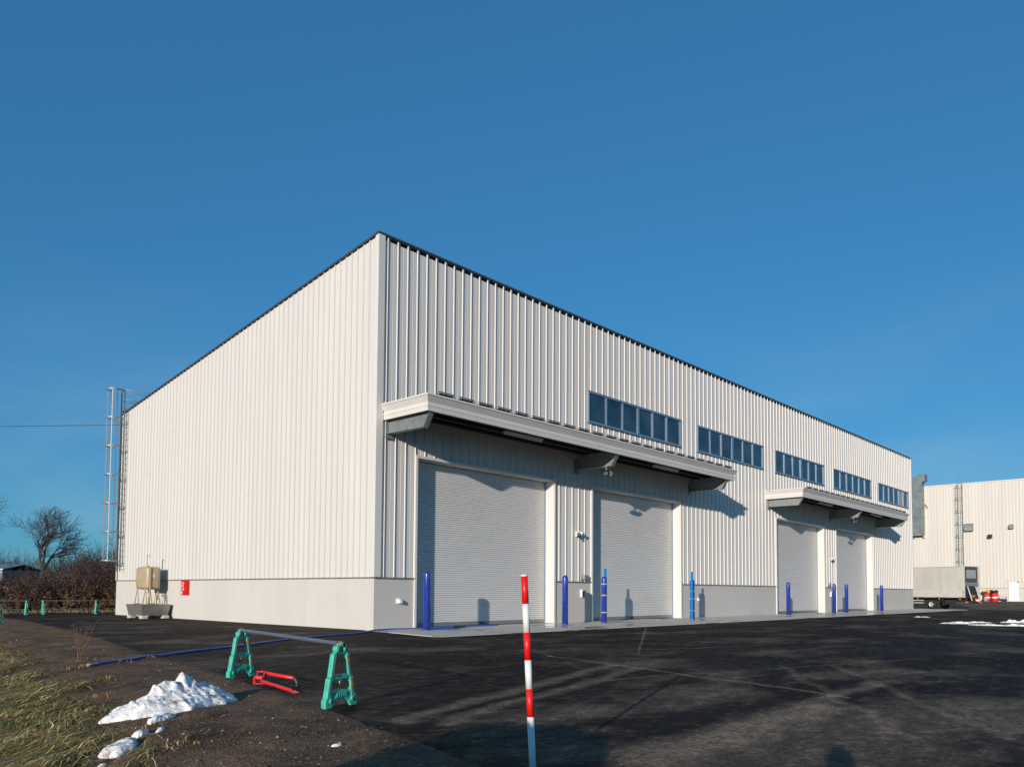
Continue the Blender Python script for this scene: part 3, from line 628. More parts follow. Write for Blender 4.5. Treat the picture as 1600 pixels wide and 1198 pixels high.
caged_ladder((0, 19.72, 0), 2.11, 10.92, 2.61, 10.86, 7, 'galvanised caged ladder at the far end of the white side wall', True)

# ------------------------------------------------------------------ bollards and boards
def bollard_mesh():
    m = MB(); r = .112
    m.lathe([(0, -.02), (r, -.02), (r, 1.74)] + [(r*math.cos(a), 1.74+r*math.sin(a)) for a in [math.pi/2*i/7 for i in range(1, 8)]], seg=28)
    return m.mesh('bollard')
bme = bollard_mesh(); bme.materials.append(BLUE)
BOLL = [(1.09, 'blue bollard at the warehouse corner, left edge of the first shutter'), (7.97, 'blue bollard at the right edge of the first shutter'),
        (10.46, 'blue bollard with yellow tape bands, light blue board behind it'), (17.4, 'blue bollard mostly hidden behind an upright light blue board'),
        (28.08, 'blue bollard at the left edge of the third shutter'), (35.01, 'blue bollard at the right edge of the third shutter'),
        (37.12, 'blue bollard at the left edge of the fourth shutter'), (44.03, 'blue bollard at the right edge of the fourth shutter')]
for x, lab in BOLL:
    t = thing('bollard', lab, 'bollard', (x, -1.25, .03), 0, 'blue bollards along the shutters')
    link('post', bme, None, t)
    m = MB(); m.lathe([(.118, .0), (.118, .02), (.112, .03)], seg=28); m.build('base_seal', BLUE, t)
def board(x, y, rot, lab, band_r, front, bc):
    t = thing('protective_board', lab, 'board', (x, y, .03), rot, 'light blue boards tied to bollards')
    m = MB(); m.box(-.09, .09, -.008, .008, 0, 2.19); m.build('sheet', CYAN, t)
    for z in ((.42, 1.1, 1.55) if not front else (.4, .95, 1.3)):
        m = MB(); cx_, cy = bc
        m.lathe([(band_r, z-.02), (band_r+.003, z), (band_r, z+.02)], (cx_, cy, 0), 20); m.build('tape_band', TAPE, t)
        m = MB(); m.bar((cx_-.1, cy-band_r+.03, z), (cx_-.17, cy-band_r-.0, z+.03), .004, .035); m.build('tape_tail', TAPE, t)
board(10.72, -1.115, 0, 'light blue board standing behind the taped blue bollard', .116, False, (-.26, -.135))
board(17.13, -1.385, 0, 'light blue board tied in front of the bollard right of the second shutter', .118, True, (.27, .135))

# ------------------------------------------------------------------ snow pole
pb = Vector((-11.03, -16.2, .0)); PT = Vector((-.047, .05, 1.37))
t = thing('snow_pole', 'slim red and white striped marker pole in the foreground, leaning slightly', 'pole', pb)
def pz(v): return 1.37*(1207-v)/(1207-897.5)
def pole_seg(name, v0, v1, r, mt):
    z0, z1 = pz(v0), pz(v1); m = MB(); k0, k1 = z0/1.37, z1/1.37
    m.tube([PT*k0, PT*k1], r, 20); m.build(name, mt, t)
PW = mat('white_reflective', (.74, .74, .72), .38, 0, .04, 10); PW_LIFTED = mat('shade_lifted_white', (.82, .80, .77), .4, 0, .05, 10)  # lower shaft: the same white, lightened in colour to offset its shade
for v0, v1, nm, mt in ((1120, 1076.3, 'red_band', RED), (1076.3, 1031.7, 'white_band', PW), (1031.7, 988.2, 'red_band', RED), (988.2, 943.7, 'white_band', PW), (943.7, 900.4, 'red_band', RED)):
    pole_seg(nm, v0, v1, .0238, mt)
pole_seg('shaft', 1230, 1120, .0240, PW_LIFTED)
m = MB(); m.tube([PT*(pz(900.4)/1.37), PT*.998, PT], [.026, .026, .020], 20); m.build('cap', PW, t)

# ------------------------------------------------------------------ barricades
def stand_proto():
    t = thing('barricade_stand', '', 'barricade')
    def mirror(poly): return [(-x, z) for x, z in reversed(poly)]
    # one leg of the A, lower and upper halves, seen along the pipe: x across, z up
    low = [(-.275, 0), (-.165, 0), (-.135, .055), (-.175, .10), (-.145, .315), (-.205, .315), (-.25, .11), (-.275, .09)]
    upp = [(-.19, .318), (-.13, .318), (-.078, .55), (-.09, .59), (-.14, .56)]
    frame = MB()
    for poly in (low, mirror(low)): frame.prism(poly, -.035, .035, 'y')
    for poly in (upp, mirror(upp)): frame.prism(poly, -.03, .03, 'y')
    frame.prism([(-.18, .10), (-.135, .05), (-.06, .09), (.06, .09), (.135, .05), (.18, .10), (.165, .165), (.11, .175), (.04, .185), (-.04, .185), (-.11, .175), (-.165, .165)], -.026, .026, 'y')
    frame.prism([(-.15, .315), (-.11, .292), (.11, .292), (.15, .315), (.13, .345), (-.13, .345)], -.024, .024, 'y')
    fr = frame.build('frame', TEAL, t, bevel=.008)
    for s_ in (-1, 1):
        m = MB(); m.lathe([(0, -.036), (.034, -.036), (.042, -.02), (.042, .02), (.034, .036), (0, .036)], (s_*.062, 0, .615), 12, 'y'); m.build('ear', TEAL, t)
        m = MB(); m.lathe([(.018, -.05), (.026, -.05), (.026, -.03), (.018, -.03)], (s_*.19, 0, .075), 12, 'y'); m.build('boss_ring', TEAL, fr)
        for z0_, z1_, xa, xb in ((.14, .29, -.208, -.178), (.34, .54, -.155, -.108)):
            m = MB(); m.bar((-s_*xa, -.036, z0_), (-s_*xb, -.036, z1_), .012, .022, (0, 1, 0)); m.build('rib_groove', COPING, fr)
    m = MB(); m.prism([(-.05, .565), (.05, .565), (.045, .60), (.02, .585), (-.02, .585), (-.045, .60)], -.028, .028, 'y'); m.build('saddle', TEAL, t)
    for z, xx in ((.49, .118), (.235, .192)):
        for s_ in (-1, 1):
            for yy_ in (-1, 1):
                m = MB(); y_ = yy_*.037; m.prism([(s_*xx-.036, z-.025), (s_*xx+.036, z-.025), (s_*xx+.030, z+.025), (s_*xx-.042, z+.025)] if s_ > 0 else [(s_*xx-.030-.006, z-.025), (s_*xx+.036, z-.025), (s_*xx+.042, z+.025), (s_*xx-.030, z+.025)], y_-.003, y_+.003, 'y')
                if s_ > 0: m.build('reflector_tape', ORANGE, t)
    m = MB(); m.box(-.10, .10, -.031, -.0265, .105, .16); m.box(-.10, .10, .0265, .031, .105, .16); pl = m.build('name_plate', TEAL, t)
    for i, w in enumerate((.022, .012, .02, .012, .022)):
        x = -.075+i*.037; m = MB(); m.box(x-w/2, x+w/2, -.035, -.0315, .118, .148); m.box(x-.004, x+.004, -.038, -.0352, .113, .153); m.build('embossed_mark', TEAL, pl)
    for z in (.225, .635):
        m = MB(); m.lathe([(.026, -.03), (.034, -.03), (.034, .03), (.026, .03)], (0, 0, z+.03), 14, 'y'); m.bar((-.05, 0, z+.04), (-.03, 0, z-.01), .045, .014); m.tube([(-.055, -.02, z+.02), (-.055, .03, z+.05)], .007, 6); m.bar((0, 0, z-.05), (0, 0, z), .03, .03); m.build('pipe_clamp', BRASS, t)
    return t
sp = stand_proto()
STANDS = [((-10.19, -12.72, .012), R(11), 'teal plastic barricade stand nearest the camera, right end of the steel pipe', 'teal stands of the foreground barricade'),
          ((-9.52, -9.38, .012), R(14), 'teal plastic barricade stand at the far end of the foreground pipe', 'teal stands of the foreground barricade'),
          ((-6.95, 12.6, 0), R(20), 'teal barricade stand cut by the left edge of the photo', 'teal stands along the brush'),
          ((-3.3, 22.4, .012), R(60), 'teal barricade stand at the end of the left fence pipes', 'teal stands along the brush'),
          ((-2.62, 22.35, .012), R(85), 'teal barricade stand at the left end of the right fence pipes', 'teal stands along the brush'),
          ((-.25, 22.25, .012), R(60), 'teal barricade stand beside the far corner of the warehouse', 'teal stands along the brush')]
for i, (loc, rz, lab, grp) in enumerate(STANDS):
    o = sp if i == 0 else copy_tree(sp)
    o.location = loc; o.rotation_euler = (0, 0, rz); o.scale = (.86, 1, 1); tag(o, lab, 'barricade', grp)
PIPE = mat('zinc_pipe', (.27, .30, .32), .38, .7, .16, 12, dirt=.3)
def pipe(a, b, r, lab, grp, caps=True):
    t = thing('steel_pipe', lab, 'pipe', a, 0, grp); d = Vector(b)-Vector(a)
    m = MB(); m.tube([(0, 0, 0), d], r, 16, cap=False); m.tube([d, (0, 0, 0)], r*.86, 16, cap=False); m.build('barrel', PIPE, t)
    if caps:
        for k in (.03, .97):
            m = MB(); m.tube([d*(k-.012), d*(k+.012)], r*1.06, 16); m.build('green_sleeve', TEAL, t)
d_ = (Vector((-9.52, -9.38, 0))-Vector((-10.19, -12.72, 0))).normalized()
pipe(Vector((-10.19, -12.72, .677))-d_*.12, Vector((-9.52, -9.38, .677))+d_*.12, .0225, 'galvanised pipe laid across the two teal stands in the foreground', None)
for z, w in ((.672, 'upper'), (.262, 'lower')):
    pipe((-16, 23.3, z), (-3.2, 22.4, z), .024, w+' fence pipe left of the gap in front of the brush', 'fence pipes along the brush', False)
    pipe((-2.75, 22.36, z), (9.5, 22.1, z), .024, w+' fence pipe between the gap and the warehouse corner', 'fence pipes along the brush', False)
    pipe((-6.9, 12.45, z+.0), (-16.5, 9.5, z-.1), .024, w+' pipe running out of the left edge of the photo', 'fence pipes along the brush', False)

# ------------------------------------------------------------------ red lever tool
t = thing('lever_tool', 'red steel hinged lever tool lying open on the asphalt', 'tool', (-9.7, -10.6, .012))
def loc_(x, y, z): return Vector((x+9.7, y+10.6, z))
ha, hb = loc_(-9.50, -10.02, .105), loc_(-9.55, -10.80, .105); la, lb = loc_(-9.72, -10.30, .035), loc_(-9.95, -11.42, .028)
m = MB(); m.tube([la, la.lerp(lb, .06), lb.lerp(la, .06), lb], [.03, .022, .022, .016], 10); m.build('lower_arm', REDP, t)
m = MB(); m.bar(lb, lb+(lb-la).normalized()*.10+Vector((.02, 0, -.015)), .07, .012); m.build('arm_tip', REDP, t)
m = MB(); m.tube([ha, ha.lerp(hb, .05), hb], [.034, .025, .023], 10); m.build('upper_arm', REDP, t)
kn = loc_(-9.70, -11.13, .05)
m = MB(); m.tube([hb, hb.lerp(kn, .5)+Vector((.01, 0, 0)), kn], .011, 8); m.build('steel_rod', STEELG, t)
m = MB(); m.lathe([(0, -.032), (.028, -.02), (.034, 0), (.028, .02), (0, .032)], kn, 12); m.build('knob', BLACKP, t)
m = MB(); cx0 = ha.lerp(la, .5)
for o_ in (Vector((.0, .0, 0)), Vector((-.07, .06, 0))):
    m.bar(ha+o_+Vector((0, 0, .02)), ha+o_+Vector((0, 0, -.07)), .05, .014, (1, 0, 0)); m.bar(ha+o_, la+o_, .014, .05); m.bar(la+o_+Vector((0, 0, .05)), la+o_+Vector((0, 0, -.03)), .04, .014, (1, 0, 0))
m.bar(ha+Vector((0, 0, -.05)), ha+Vector((-.07, .06, -.05)), .014, .04); m.bar(la+Vector((0, 0, .05)), la+Vector((-.07, .06, .05)), .014, .04)
m.tube([ha+Vector((.02, -.02, .02)), ha+Vector((-.09, .08, .02))], .013, 8); m.build('hinge_block', REDP, t)
m = MB(); m.bar(la+Vector((-.08, .06, -.029)), la+Vector((.03, -.02, -.029)), .09, .01); m.build('foot_plate', REDP, t)

# ------------------------------------------------------------------ blue hose
hp = [(-10.33, -6.24, .0), (-9.9, -5.95, .03), (-9.48, -5.6, .035), (-8.9, -5.22, .04), (-8.31, -4.8, .04), (-7.6, -4.35, .034), (-6.86, -3.98, .034), (-6.1, -3.5, .034), (-5.31, -2.95, .034), (-4.5, -2.45, .034), (-3.66, -2.0, .034), (-2.8, -1.65, .034), (-2.04, -1.38, .034), (-1.4, -1.15, .036), (-.8, -.78, .04), (-.35, -.45, .05), (.1, -.3, .055), (.7, -.25, .055), (1.4, -.32, .055), (2.6, -.30, .056), (4.2, -.38, .056), (5.4, -.30, .056)]
fine = []
for i in range(len(hp)-1):
    p0, p1, p2, p3 = [Vector(hp[max(0, min(len(hp)-1, i+j))]) for j in (-1, 0, 1, 2)]
    for k in range(6):
        s_ = k/6; q = .5*((2*p1)+(p2-p0)*s_+(2*p0-5*p1+4*p2-p3)*s_*s_+(3*p1-p0-3*p2+p3)*s_**3)
        q.z = max(q.z, ground_z(q.x, q.y)+.024, .034 if q.x > edge_x(q.y) else -9); fine.append(q)
t = thing('hose', 'blue water hose running across the asphalt to the warehouse corner', 'hose', fine[0])
m = MB(); m.tube([q-fine[0] for q in fine], .022, 10); m.build('hose_line', HOSE, t)
m = MB(); m.tube([Vector((-.16, -.10, -.005)), Vector((-.05, -.03, .0)), Vector((.01, .01, 0))], [.027, .02, .027], 10); m.build('nozzle', STEELG, t)

# ------------------------------------------------------------------ fuel tank and tray
def rounded_box(x0, x1, y0, y1, z0, z1, r, name, mt, par):
    m = MB(); m.box(x0, x1, y0, y1, z0, z1); o = m.build(name, mt, par); add_bevel(o, r, 4)
    for p in o.data.polygons: p.use_smooth = True
    o.modifiers['bevel'].harden_normals = False
    return o
t = thing('fuel_tank', 'beige heating oil tank on splayed legs beside the white side wall', 'tank', (-.72, 15.05, .2))
bod = rounded_box(-.30, .30, -.62, .62, 1.06, 2.03, .13, 'tank_body', BEIGE, t)
for y in (-.2, .25):
    m = MB(); o_ = .306; pts = [(-o_, 1.18), (-o_, 1.92), (-.18, 2.037), (.18, 2.037), (o_, 1.92), (o_, 1.18), (.18, 1.053), (-.18, 1.053)]
    for a, b in zip(pts, pts[1:]+pts[:1]): m.bar((a[0], y, a[1]), (b[0], y, b[1]), .012, .03, (0, 1, 0))
    m.build('seam_band', BEIGE, bod)
m = MB(); m.box(-.05, .05, -.632, -.622, 1.55, 1.72); m.build('maker_plate', ALUB, bod)
for sx_ in (-1, 1):
    for sy_ in (-1, 1):
        m = MB(); m.tube([(sx_*.27, sy_*.42, 1.12), (sx_*.29, sy_*.62, .42)], .022, 8); m.tube([(sx_*.27, sy_*.42, 1.12), (sx_*.29, sy_*.22, .42)], .022, 8); m.box(sx_*.29-.05, sx_*.29+.05, sy_*.62-.05, sy_*.62+.05, .405, .42); m.build('leg', BEIGE, t)
    m = MB(); m.tube([(sx_*.29, -.66, .43), (sx_*.29, .66, .43)], .02, 8); m.build('skid', BEIGE, t)
m = MB(); m.box(.304, .345, -.36, -.28, .6, 2.0); m.box(-.2, -.15, -.66, -.625, .45, 2.0); m.build('support_post', BEIGE, t)
m = MB(); m.tube([(-.1, -.1, 2.0), (-.1, -.1, 2.48), (-.1, -.11, 2.53), (-.08, -.16, 2.55), (-.06, -.22, 2.53), (-.05, -.23, 2.46)], .017, 8); m.build('vent_pipe', BEIGE, t)
m = MB(); m.lathe([(0, 2.10), (.06, 2.10), (.065, 2.0), (.0, 2.0)], (.1, .25, 0), 14); m.build('filler_cap', BEIGE, t)
m = MB(); m.tube([(0, -.1, 1.06), (0, -.1, .93), (.0, -.22, .9)], .025, 8); m.lathe([(0, -.04), (.04, -.04), (.04, .04), (0, .04)], (0, -.1, .93), 10, 'x'); m.build('drain_valve', BRASS, t)
t = thing('drip_tray', 'grey steel drip tray holding the beige oil tank', 'tray', (-.78, 14.8, .0))
m = MB(); z0_, z1_ = .145, .60; bx, by, tx, ty = .54, .70, .62, .80
vs = [(-bx, -by, z0_), (bx, -by, z0_), (bx, by, z0_), (-bx, by, z0_), (-tx, -ty, z1_), (tx, -ty, z1_), (tx, ty, z1_), (-tx, ty, z1_)]
vi = [(x*.985, y*.985, z+.012) for x, y, z in vs]
m.add(vs+vi, [(0,3,2,1), (0,1,5,4), (1,2,6,5), (2,3,7,6), (3,0,4,7), (8,9,10,11), (8,12,13,9), (9,13,14,10), (10,14,15,11), (11,15,12,8), (4,5,13,12), (5,6,14,13), (6,7,15,14), (7,4,12,15)]); tr = m.build('pan', STAIN, t)
m = MB()
for (a, b) in (((-tx, -ty), (tx, -ty)), ((tx, -ty), (tx, ty)), ((tx, ty), (-tx, ty)), ((-tx, ty), (-tx, -ty))): m.bar((*a, z1_+.006), (*b, z1_+.006), .04, .012)
m.build('rim', STAIN, t)
k_ = .55; m = MB(); q = [(-1, -1), (1, -1), (1, 1), (-1, 1)]; cx_, cy_ = bx+(tx-bx)*k_+.004, by+(ty-by)*k_+.004
for (a, b) in zip(q, q[1:]+q[:1]): m.bar((a[0]*cx_, a[1]*cy_, z0_+(z1_-z0_)*k_), (b[0]*cx_, b[1]*cy_, z0_+(z1_-z0_)*k_), .012, .02)
m.build('stiffener', STAIN, t)
for (x, y, w) in ((-.45, -.62, 'near left'), (.45, -.62, 'near right'), (-.45, .62, 'far left'), (.45, .62, 'far right')):
    t = thing('concrete_block', 'pale concrete block under the '+w+' corner of the drip tray', 'block', (-.78+x, 14.8+y, .012), 0, 'blocks under the drip tray')
    m = MB(); m.box(-.12, .12, -.17, .17, 0, .128); m.build('block_body', CBLOCK, t, bevel=.012)

# red sign
t = thing('warning_sign', 'red sign with white writing on the base of the side wall', 'sign', (-.022, 12.96, 1.32))
m = MB(); m.box(-.012, 0, -.40, .40, -.31, .32); m.build('plate', mat('sign_red', (.50, .004, .005), .45), t)
WTXT = mat('white_lettering', (.8, .8, .8), .5)
def glyph_col(text, y, size, ztop, step):
    for i, ch in enumerate(text):
        c = bpy.data.curves.new('lettering', 'FONT'); c.body = ch; c.size = size; c.align_x = 'CENTER'; c.offset = .002
        o = bpy.data.objects.new('lettering', c); COL.objects.link(o)
        dg = bpy.context.evaluated_depsgraph_get(); me = bpy.data.meshes.new_from_object(o.evaluated_get(dg)); bpy.data.objects.remove(o)
        me.materials.clear(); me.materials.append(WTXT); q = link('lettering', me, None, t, (-.0145, y, ztop-step*(i+1)+.02)); q.rotation_euler = (R(90), 0, R(-90))
glyph_col('火気厳禁', .29, .14, .29, .145); glyph_col('危険物', .14, .11, .27, .13)

# ------------------------------------------------------------------ overhead cable
t = thing('overhead_cable', 'thin dark cable crossing the sky behind the caged ladder', 'cable', (1.82, 27.56, 10.64))
m = MB(); pa = Vector((1.9, 27.4, 10.63))-Vector((1.82, 27.56, 10.64)); dd = Vector((-4.1, 4.46, -.12))
m.tube([pa+dd*k+Vector((0, 0, .004*(k*k-k))) for k in (-.6, 0, 1, 2, 4, 6)], .018, 6); m.build('wire', BLACKP, t)

# ------------------------------------------------------------------ far factory and the things by it
fx = 80.0; fz = ground_z(90, 40)+.03
fb = thing('factory_building', 'cream ribbed factory building far right behind the truck', 'building', (fx, 0, fz))
FY0, FY1, FH = -7.2, 34.0, 12.62
m = MB(); m.box(.06, 30, FY0, FY1, -.6, FH-.1); core = m.build('wall', CLADF, fb)
FP = .31; fprof = [(0, 0), (.02, -.07), (.12, -.07), (.15, 0), (.31, 0)]
fm = MB(); n_ = len(fprof); fm.add([(d, u, 1.42) for u, d in fprof]+[(d, u, FH) for u, d in fprof], [(i, i+1, n_+i+1, n_+i) for i in range(n_-1)])
fme = fm.mesh('cladding_panel'); fme.materials.append(CLADF)
cnt = int((FY1-FY0)/FP)
fm = MB(); fm.add([(d, u, 2.101) for u, d in fprof]+[(d, u, FH) for u, d in fprof], [(i, i+1, n_+i+1, n_+i) for i in range(n_-1)])
fme2 = fm.mesh('cladding_panel'); fme2.materials.append(CLADF)
for i in range(cnt):
    py_ = FY0+i*FP
    link('cladding_panel', fme2 if py_+FP > -3.53 and py_ < -2.49 else fme, None, core, (0, py_, 0))
m = MB(); m.box(.0, .055, FY0, -3.5, -.3, 1.40); m.box(0, .055, -2.52, FY1, -.3, 1.40); m.build('base_wall', CLADFB, fb)
m = MB(); m.box(-.075, .05, FY0, -3.54, 1.401, 1.43); m.build('flashing', GREYP, fb)
m = MB(); m.box(-.075, .05, -2.48, FY1, 1.401, 1.43); m.build('flashing', GREYP, fb)
m = MB(); m.box(-.07, .3, FY0-.05, FY1+.05, FH+.001, FH+.10); m.build('coping', CLADF, fb)
m = MB(); m.box(-.03, .05, -3.46, -2.56, .03, 2.03); dr = m.build('door', WHITEP, fb)
m = MB(); m.box(-.06, .0, -3.53, -3.461, 0, 2.1); m.box(-.06, 0, -2.559, -2.49, 0, 2.1); m.box(-.06, 0, -3.461, -2.559, 2.031, 2.1); m.build('door_frame', CLADFB, dr)
m = MB(); m.tube([(-.03, -2.68, 1.0), (-.09, -2.68, 1.0), (-.09, -2.8, 1.0)], .014, 8); m.build('handle', STEELG, dr)
m = MB(); m.lathe([(0, -.16), (.05, -.15), (.06, -.06), (.06, 0)], (0, 0, 0), 14, 'x'); t = thing('alarm_lamp', 'small red alarm lamp over the white factory door', 'lamp', (fx-.045, -3.4, fz+2.02)); m.build('dome', REDP, t)
t = thing('exhaust_duct', 'large galvanised exhaust duct on the far factory wall', 'duct', (fx-.05, 5.9, fz))
DUCT = mat('duct_steel', (.22, .25, .25), .4, .45, .14, 1.6, rvar=.06)
zz = 7.35
for i in range(6):
    m = MB(); m.box(-.95, -.02, -.6, .62, zz+.01, zz+.93); o = m.build('duct_section', DUCT, t)
    m = MB(); m.box(-.985, -.0, -.635, .655, zz+.915, zz+.965); m.build('flange', DUCT, o)
    zz += .955
m = MB(); cx_, cz_, ro = -.6, zz, 1.22
poly = [(.62, zz)] + [(-.6+ro*math.cos(a), zz+.85*math.sin(a)) for a in [math.pi/2*i/8 for i in range(1, 9)]] + [(-.85, zz+.85), (-.85, zz+.12), (-.6, zz+.0)]
m.prism(poly, -.95, -.02, 'x'); m.build('elbow', DUCT, t)
m = MB(); m.box(-.99, .0, -.93, -.851, zz+.1, zz+.88); m.build('outlet_flange', DUCT, t)
for s_ in (-1, 1):
    m = MB(); m.bar((-.9, s_*.5, 7.34), (-.02, s_*.5, 6.85), .06, .06); m.bar((-.4, s_*.75, 10.7), (-.02, s_*.9, 10.2), .05, .05); m.build('support_bracket', DUCT, t)
m = MB(); m.box(-.9, -.1, -.55, .57, 7.2, 7.36); m.build('bottom_cover', STEELG, t)
caged_ladder((fx, 1.74, fz), 2.4, 13.45, 3.0, 12.4, 8, 'caged ladder on the far factory wall behind the truck', False)
def hood(y, z, w, h, lab):
    t = thing('vent_hood', lab, 'vent', (fx-.046, y, z), 0, 'vent hoods on the factory wall')
    pr = [(0, h/2), (-.2, h/2), (-.42, h*.3), (-.5, -h*.1), (-.5, -h/2), (0, -h/2)]
    m = MB(); m.prism(pr, -w/2, w/2, 'y'); m.build('hood_shell', GALV, t)
    m = MB(); m.box(-.44, -.04, -w/2+.04, w/2-.04, -h/2-.01, -h/2-.001); m.build('opening', BLACKP, t)
    m = MB(); m.box(-.0445, .0, -w/2-.06, w/2+.06, -h/2-.05, h/2+.06); m.build('flange', CLADF, t)
hood(.95, 8.45, .8, .8, 'larger galvanised vent hood beside the factory ladder'); hood(-2.96, 8.35, .36, .45, 'small vent hood above the white factory door')
t = thing('wall_lamp', 'dark floodlight on the factory wall between the two vent hoods', 'lamp', (fx-.05, -.97, 7.5))
m = MB(); m.bar((0, 0, .1), (-.35, 0, .05), .05, .05); m.build('arm', STEELG, t)
m = MB(); m.box(-.55, -.3, -.28, .12, -.28, .08); m.build('lamp_head', BLACKP, t, bevel=.03)
# cone, drums and clutter
def drum(x, y, lab):
    t = thing('steel_drum', lab, 'drum', (x, y, fz-.01), 0, 'red drums by the factory wall')
    prof = [(0, 0), (.28, 0), (.29, .02)]
    for z in (.28, .56): prof += [(.285, z-.03), (.30, z), (.285, z+.03)]
    prof += [(.29, .85), (.27, .87), (.26, .84), (0, .84)]
    m = MB(); m.lathe(prof, seg=22); m.build('shell', REDP, t)
    m = MB(); m.lathe([(.292, .36), (.292, .48)], seg=22); m.build('label_band', WHITEP, t)
drum(79.2, -.72, 'red drum nearest the traffic cone'); drum(79.2, -1.42, 'red drum farther from the traffic cone')
t = thing('traffic_cone', 'red traffic cone with white base by the drums', 'cone', (78.6, .05, fz-.03))
m = MB(); m.lathe([(.16, .04), (.03, .66), (0, .66)], seg=18); m.build('cone_body', REDP, t)
m = MB(); m.box(-.22, .22, -.22, .22, 0, .04); m.lathe([(.165, .04), (.13, .2)], seg=18); m.build('cone_base', WHITEP, t)
t = thing('bucket', 'grey bucket in front of the red drums', 'bucket', (78.6, -.68, fz-.03)); m = MB(); m.lathe([(0, 0), (.14, 0), (.18, .42), (.165, .42), (.13, .02)], seg=16); m.build('pail', GREYP, t)
m = MB(); m.tube([(-.17, 0, .4), (-.12, 0, .54), (0, 0, .6), (.12, 0, .54), (.17, 0, .4)], .008, 6); m.build('bail', STEELG, t)
def lumps(name, lab, cat, loc, n, rad, size, mt, seed):
    r_ = random.Random(seed); t = thing(name, lab, cat, loc)
    m = MB()
    for i in range(n):
        c = Vector((r_.uniform(-1, 1)*rad[0], r_.uniform(-1, 1)*rad[1], abs(r_.uniform(0, 1))*rad[2])); s_ = size*r_.uniform(.6, 1.3)
        pr = [(s_*math.sin(a)*r_.uniform(.75, 1.2), -s_*.8*math.cos(a)) for a in [math.pi*i/6 for i in range(7)]]; pr[0] = (0, pr[0][1]); pr[-1] = (0, pr[-1][1])
        m.lathe(pr, c, 9)
    m.build('bag', mt, t)
lumps('rubbish_bags', 'dark rubbish bags heaped on the drums', 'bags', (79.2, -1.45, fz+.84), 7, (.22, .42, .22), .17, BLACKP, 3)
lumps('rubbish_bags', 'dark bundle between the cone and the drums', 'bags', (79.3, -.42, fz+.84), 4, (.15, .25, .15), .15, TREEB, 4)
lumps('orange_bag', 'bright orange bag on top of the red drum', 'bag', (78.95, -.9, fz+.90), 4, (.08, .12, .2), .17, ORANGE, 5)
t = thing('hand_cart', 'small hand cart left between the drums and the white door', 'cart', (79.0, -2.05, fz-.02))
m = MB(); m.tube([(0, .35, .75), (0, .1, .45), (0, -.25, .2), (0, -.45, .5)], .02, 6); m.tube([(.3, .35, .75), (.3, .1, .45), (.3, -.25, .2), (.3, -.45, .5)], .02, 6); m.build('frame', STEELG, t)
m = MB(); m.lathe([(0, -.04), (.16, -.04), (.18, 0), (.16, .04), (0, .04)], (.15, -.3, .18), 14, 'x'); m.build('wheel', RUBBER, t)
m = MB(); m.box(-.02, .32, -.35, .2, .3, .6); m.build('tub', CBLOCK, t, bevel=.04)

# ------------------------------------------------------------------ truck
t = thing('truck', 'grey canvas covered box truck standing past the far warehouse corner', 'truck', (58.7, -3.17, .02), R(-20))
m = MB(); m.box(0, 2.15, 0, 6.2, .90, .98); m.build('bed', CHASSIS, t)
for (a_, b_) in ((.02, 2.05), (2.07, 4.1), (4.12, 6.18)):
    m = MB(); m.box(0, .05, a_, b_, .981, 1.58)
    for zz in (1.1, 1.28, 1.46): m.box(-.012, 0, a_+.02, b_-.02, zz-.035, zz+.035)
    m.build('side_board', ALUB, t)
    for yy in (a_+.3, b_-.3):
        m = MB(); m.box(-.03, .0, yy-.04, yy+.04, .90, 1.02); m.build('hinge', CHASSIS, t)
m = MB(); m.box(2.1, 2.15, .02, 6.18, .981, 1.58); m.build('side_board', ALUB, t)
cv = MB(); cols = lin(.16, 6.2, 60); rows = [(.02, 1.581), (.015, 2.2), (.01, 2.9), (.02, 3.42), (.07, 3.55), (.18, 3.60), (1.97, 3.60), (2.08, 3.55), (2.13, 3.42), (2.14, 1.581)]
vs = []
for y in cols:
    for j, (x, z) in enumerate(rows):
        w = .012*noise.noise(Vector((y*1.7, z*.5, 2)))+.006*math.sin(y*9) if 0 < j < 4 else 0
        vs.append((x+w, y, z))
nr = len(rows); cv.add(vs, [(i*nr+j, i*nr+j+1, (i+1)*nr+j+1, (i+1)*nr+j) for i in range(len(cols)-1) for j in range(nr-1)], True); cv.build('canvas_cover', CANVAS, t)
m = MB()
for x0_, x1_ in ((0, .16), (1.99, 2.15)): m.box(x0_, x1_, -.02, .155, .98, 3.56)
m.box(0, 2.15, -.02, .155, 3.561, 3.63); m.build('rear_frame', ALUB, t)
m = MB(); m.box(.17, 1.98, .03, .08, 2.32, 3.52); rd = m.build('rear_flap', mat('dark_rear_flap', (.07, .075, .075), .5, 0, .2, 2), t)
m = MB(); m.box(.42, 1.72, .022, .029, 2.6, 3.3); m.build('flap_window', GREYP, rd)
m = MB(); m.box(.17, 1.98, .0, .06, 1.95, 2.28); m.build('rear_beam', mat('blue_grey_panel', (.16, .19, .21), .5), t)
m = MB(); m.box(.17, 1.98, .09, .14, .98, 1.94); m.build('tail_board', CHASSIS, t)
for x in (.45, 1.55):
    m = MB(); m.bar((x, -.05, 1.93), (x+.06, -.38, .72), .11, .05); m.build('loading_ramp', ALUB, t)
m = MB(); m.box(.78, 1.35, -.1, -.02, 1.0, 1.2); m.build('orange_box', mat('faded_orange', (.5, .17, .04), .5), t)
m = MB(); m.box(.0, 2.15, -.12, -.02, .50, .68); m.build('bumper', CHASSIS, t)
for x, mt in ((.12, ORANGE), (.34, REDP), (1.8, REDP), (2.02, ORANGE)):
    m = MB(); m.box(x-.1, x+.1, -.15, -.121, .53, .65); m.build('tail_lamp', mt, t)
m = MB(); m.box(.45, .62, .1, 6.6, .6, .899); m.box(1.53, 1.7, .1, 6.6, .6, .899); m.build('chassis_rail', CHASSIS, t)
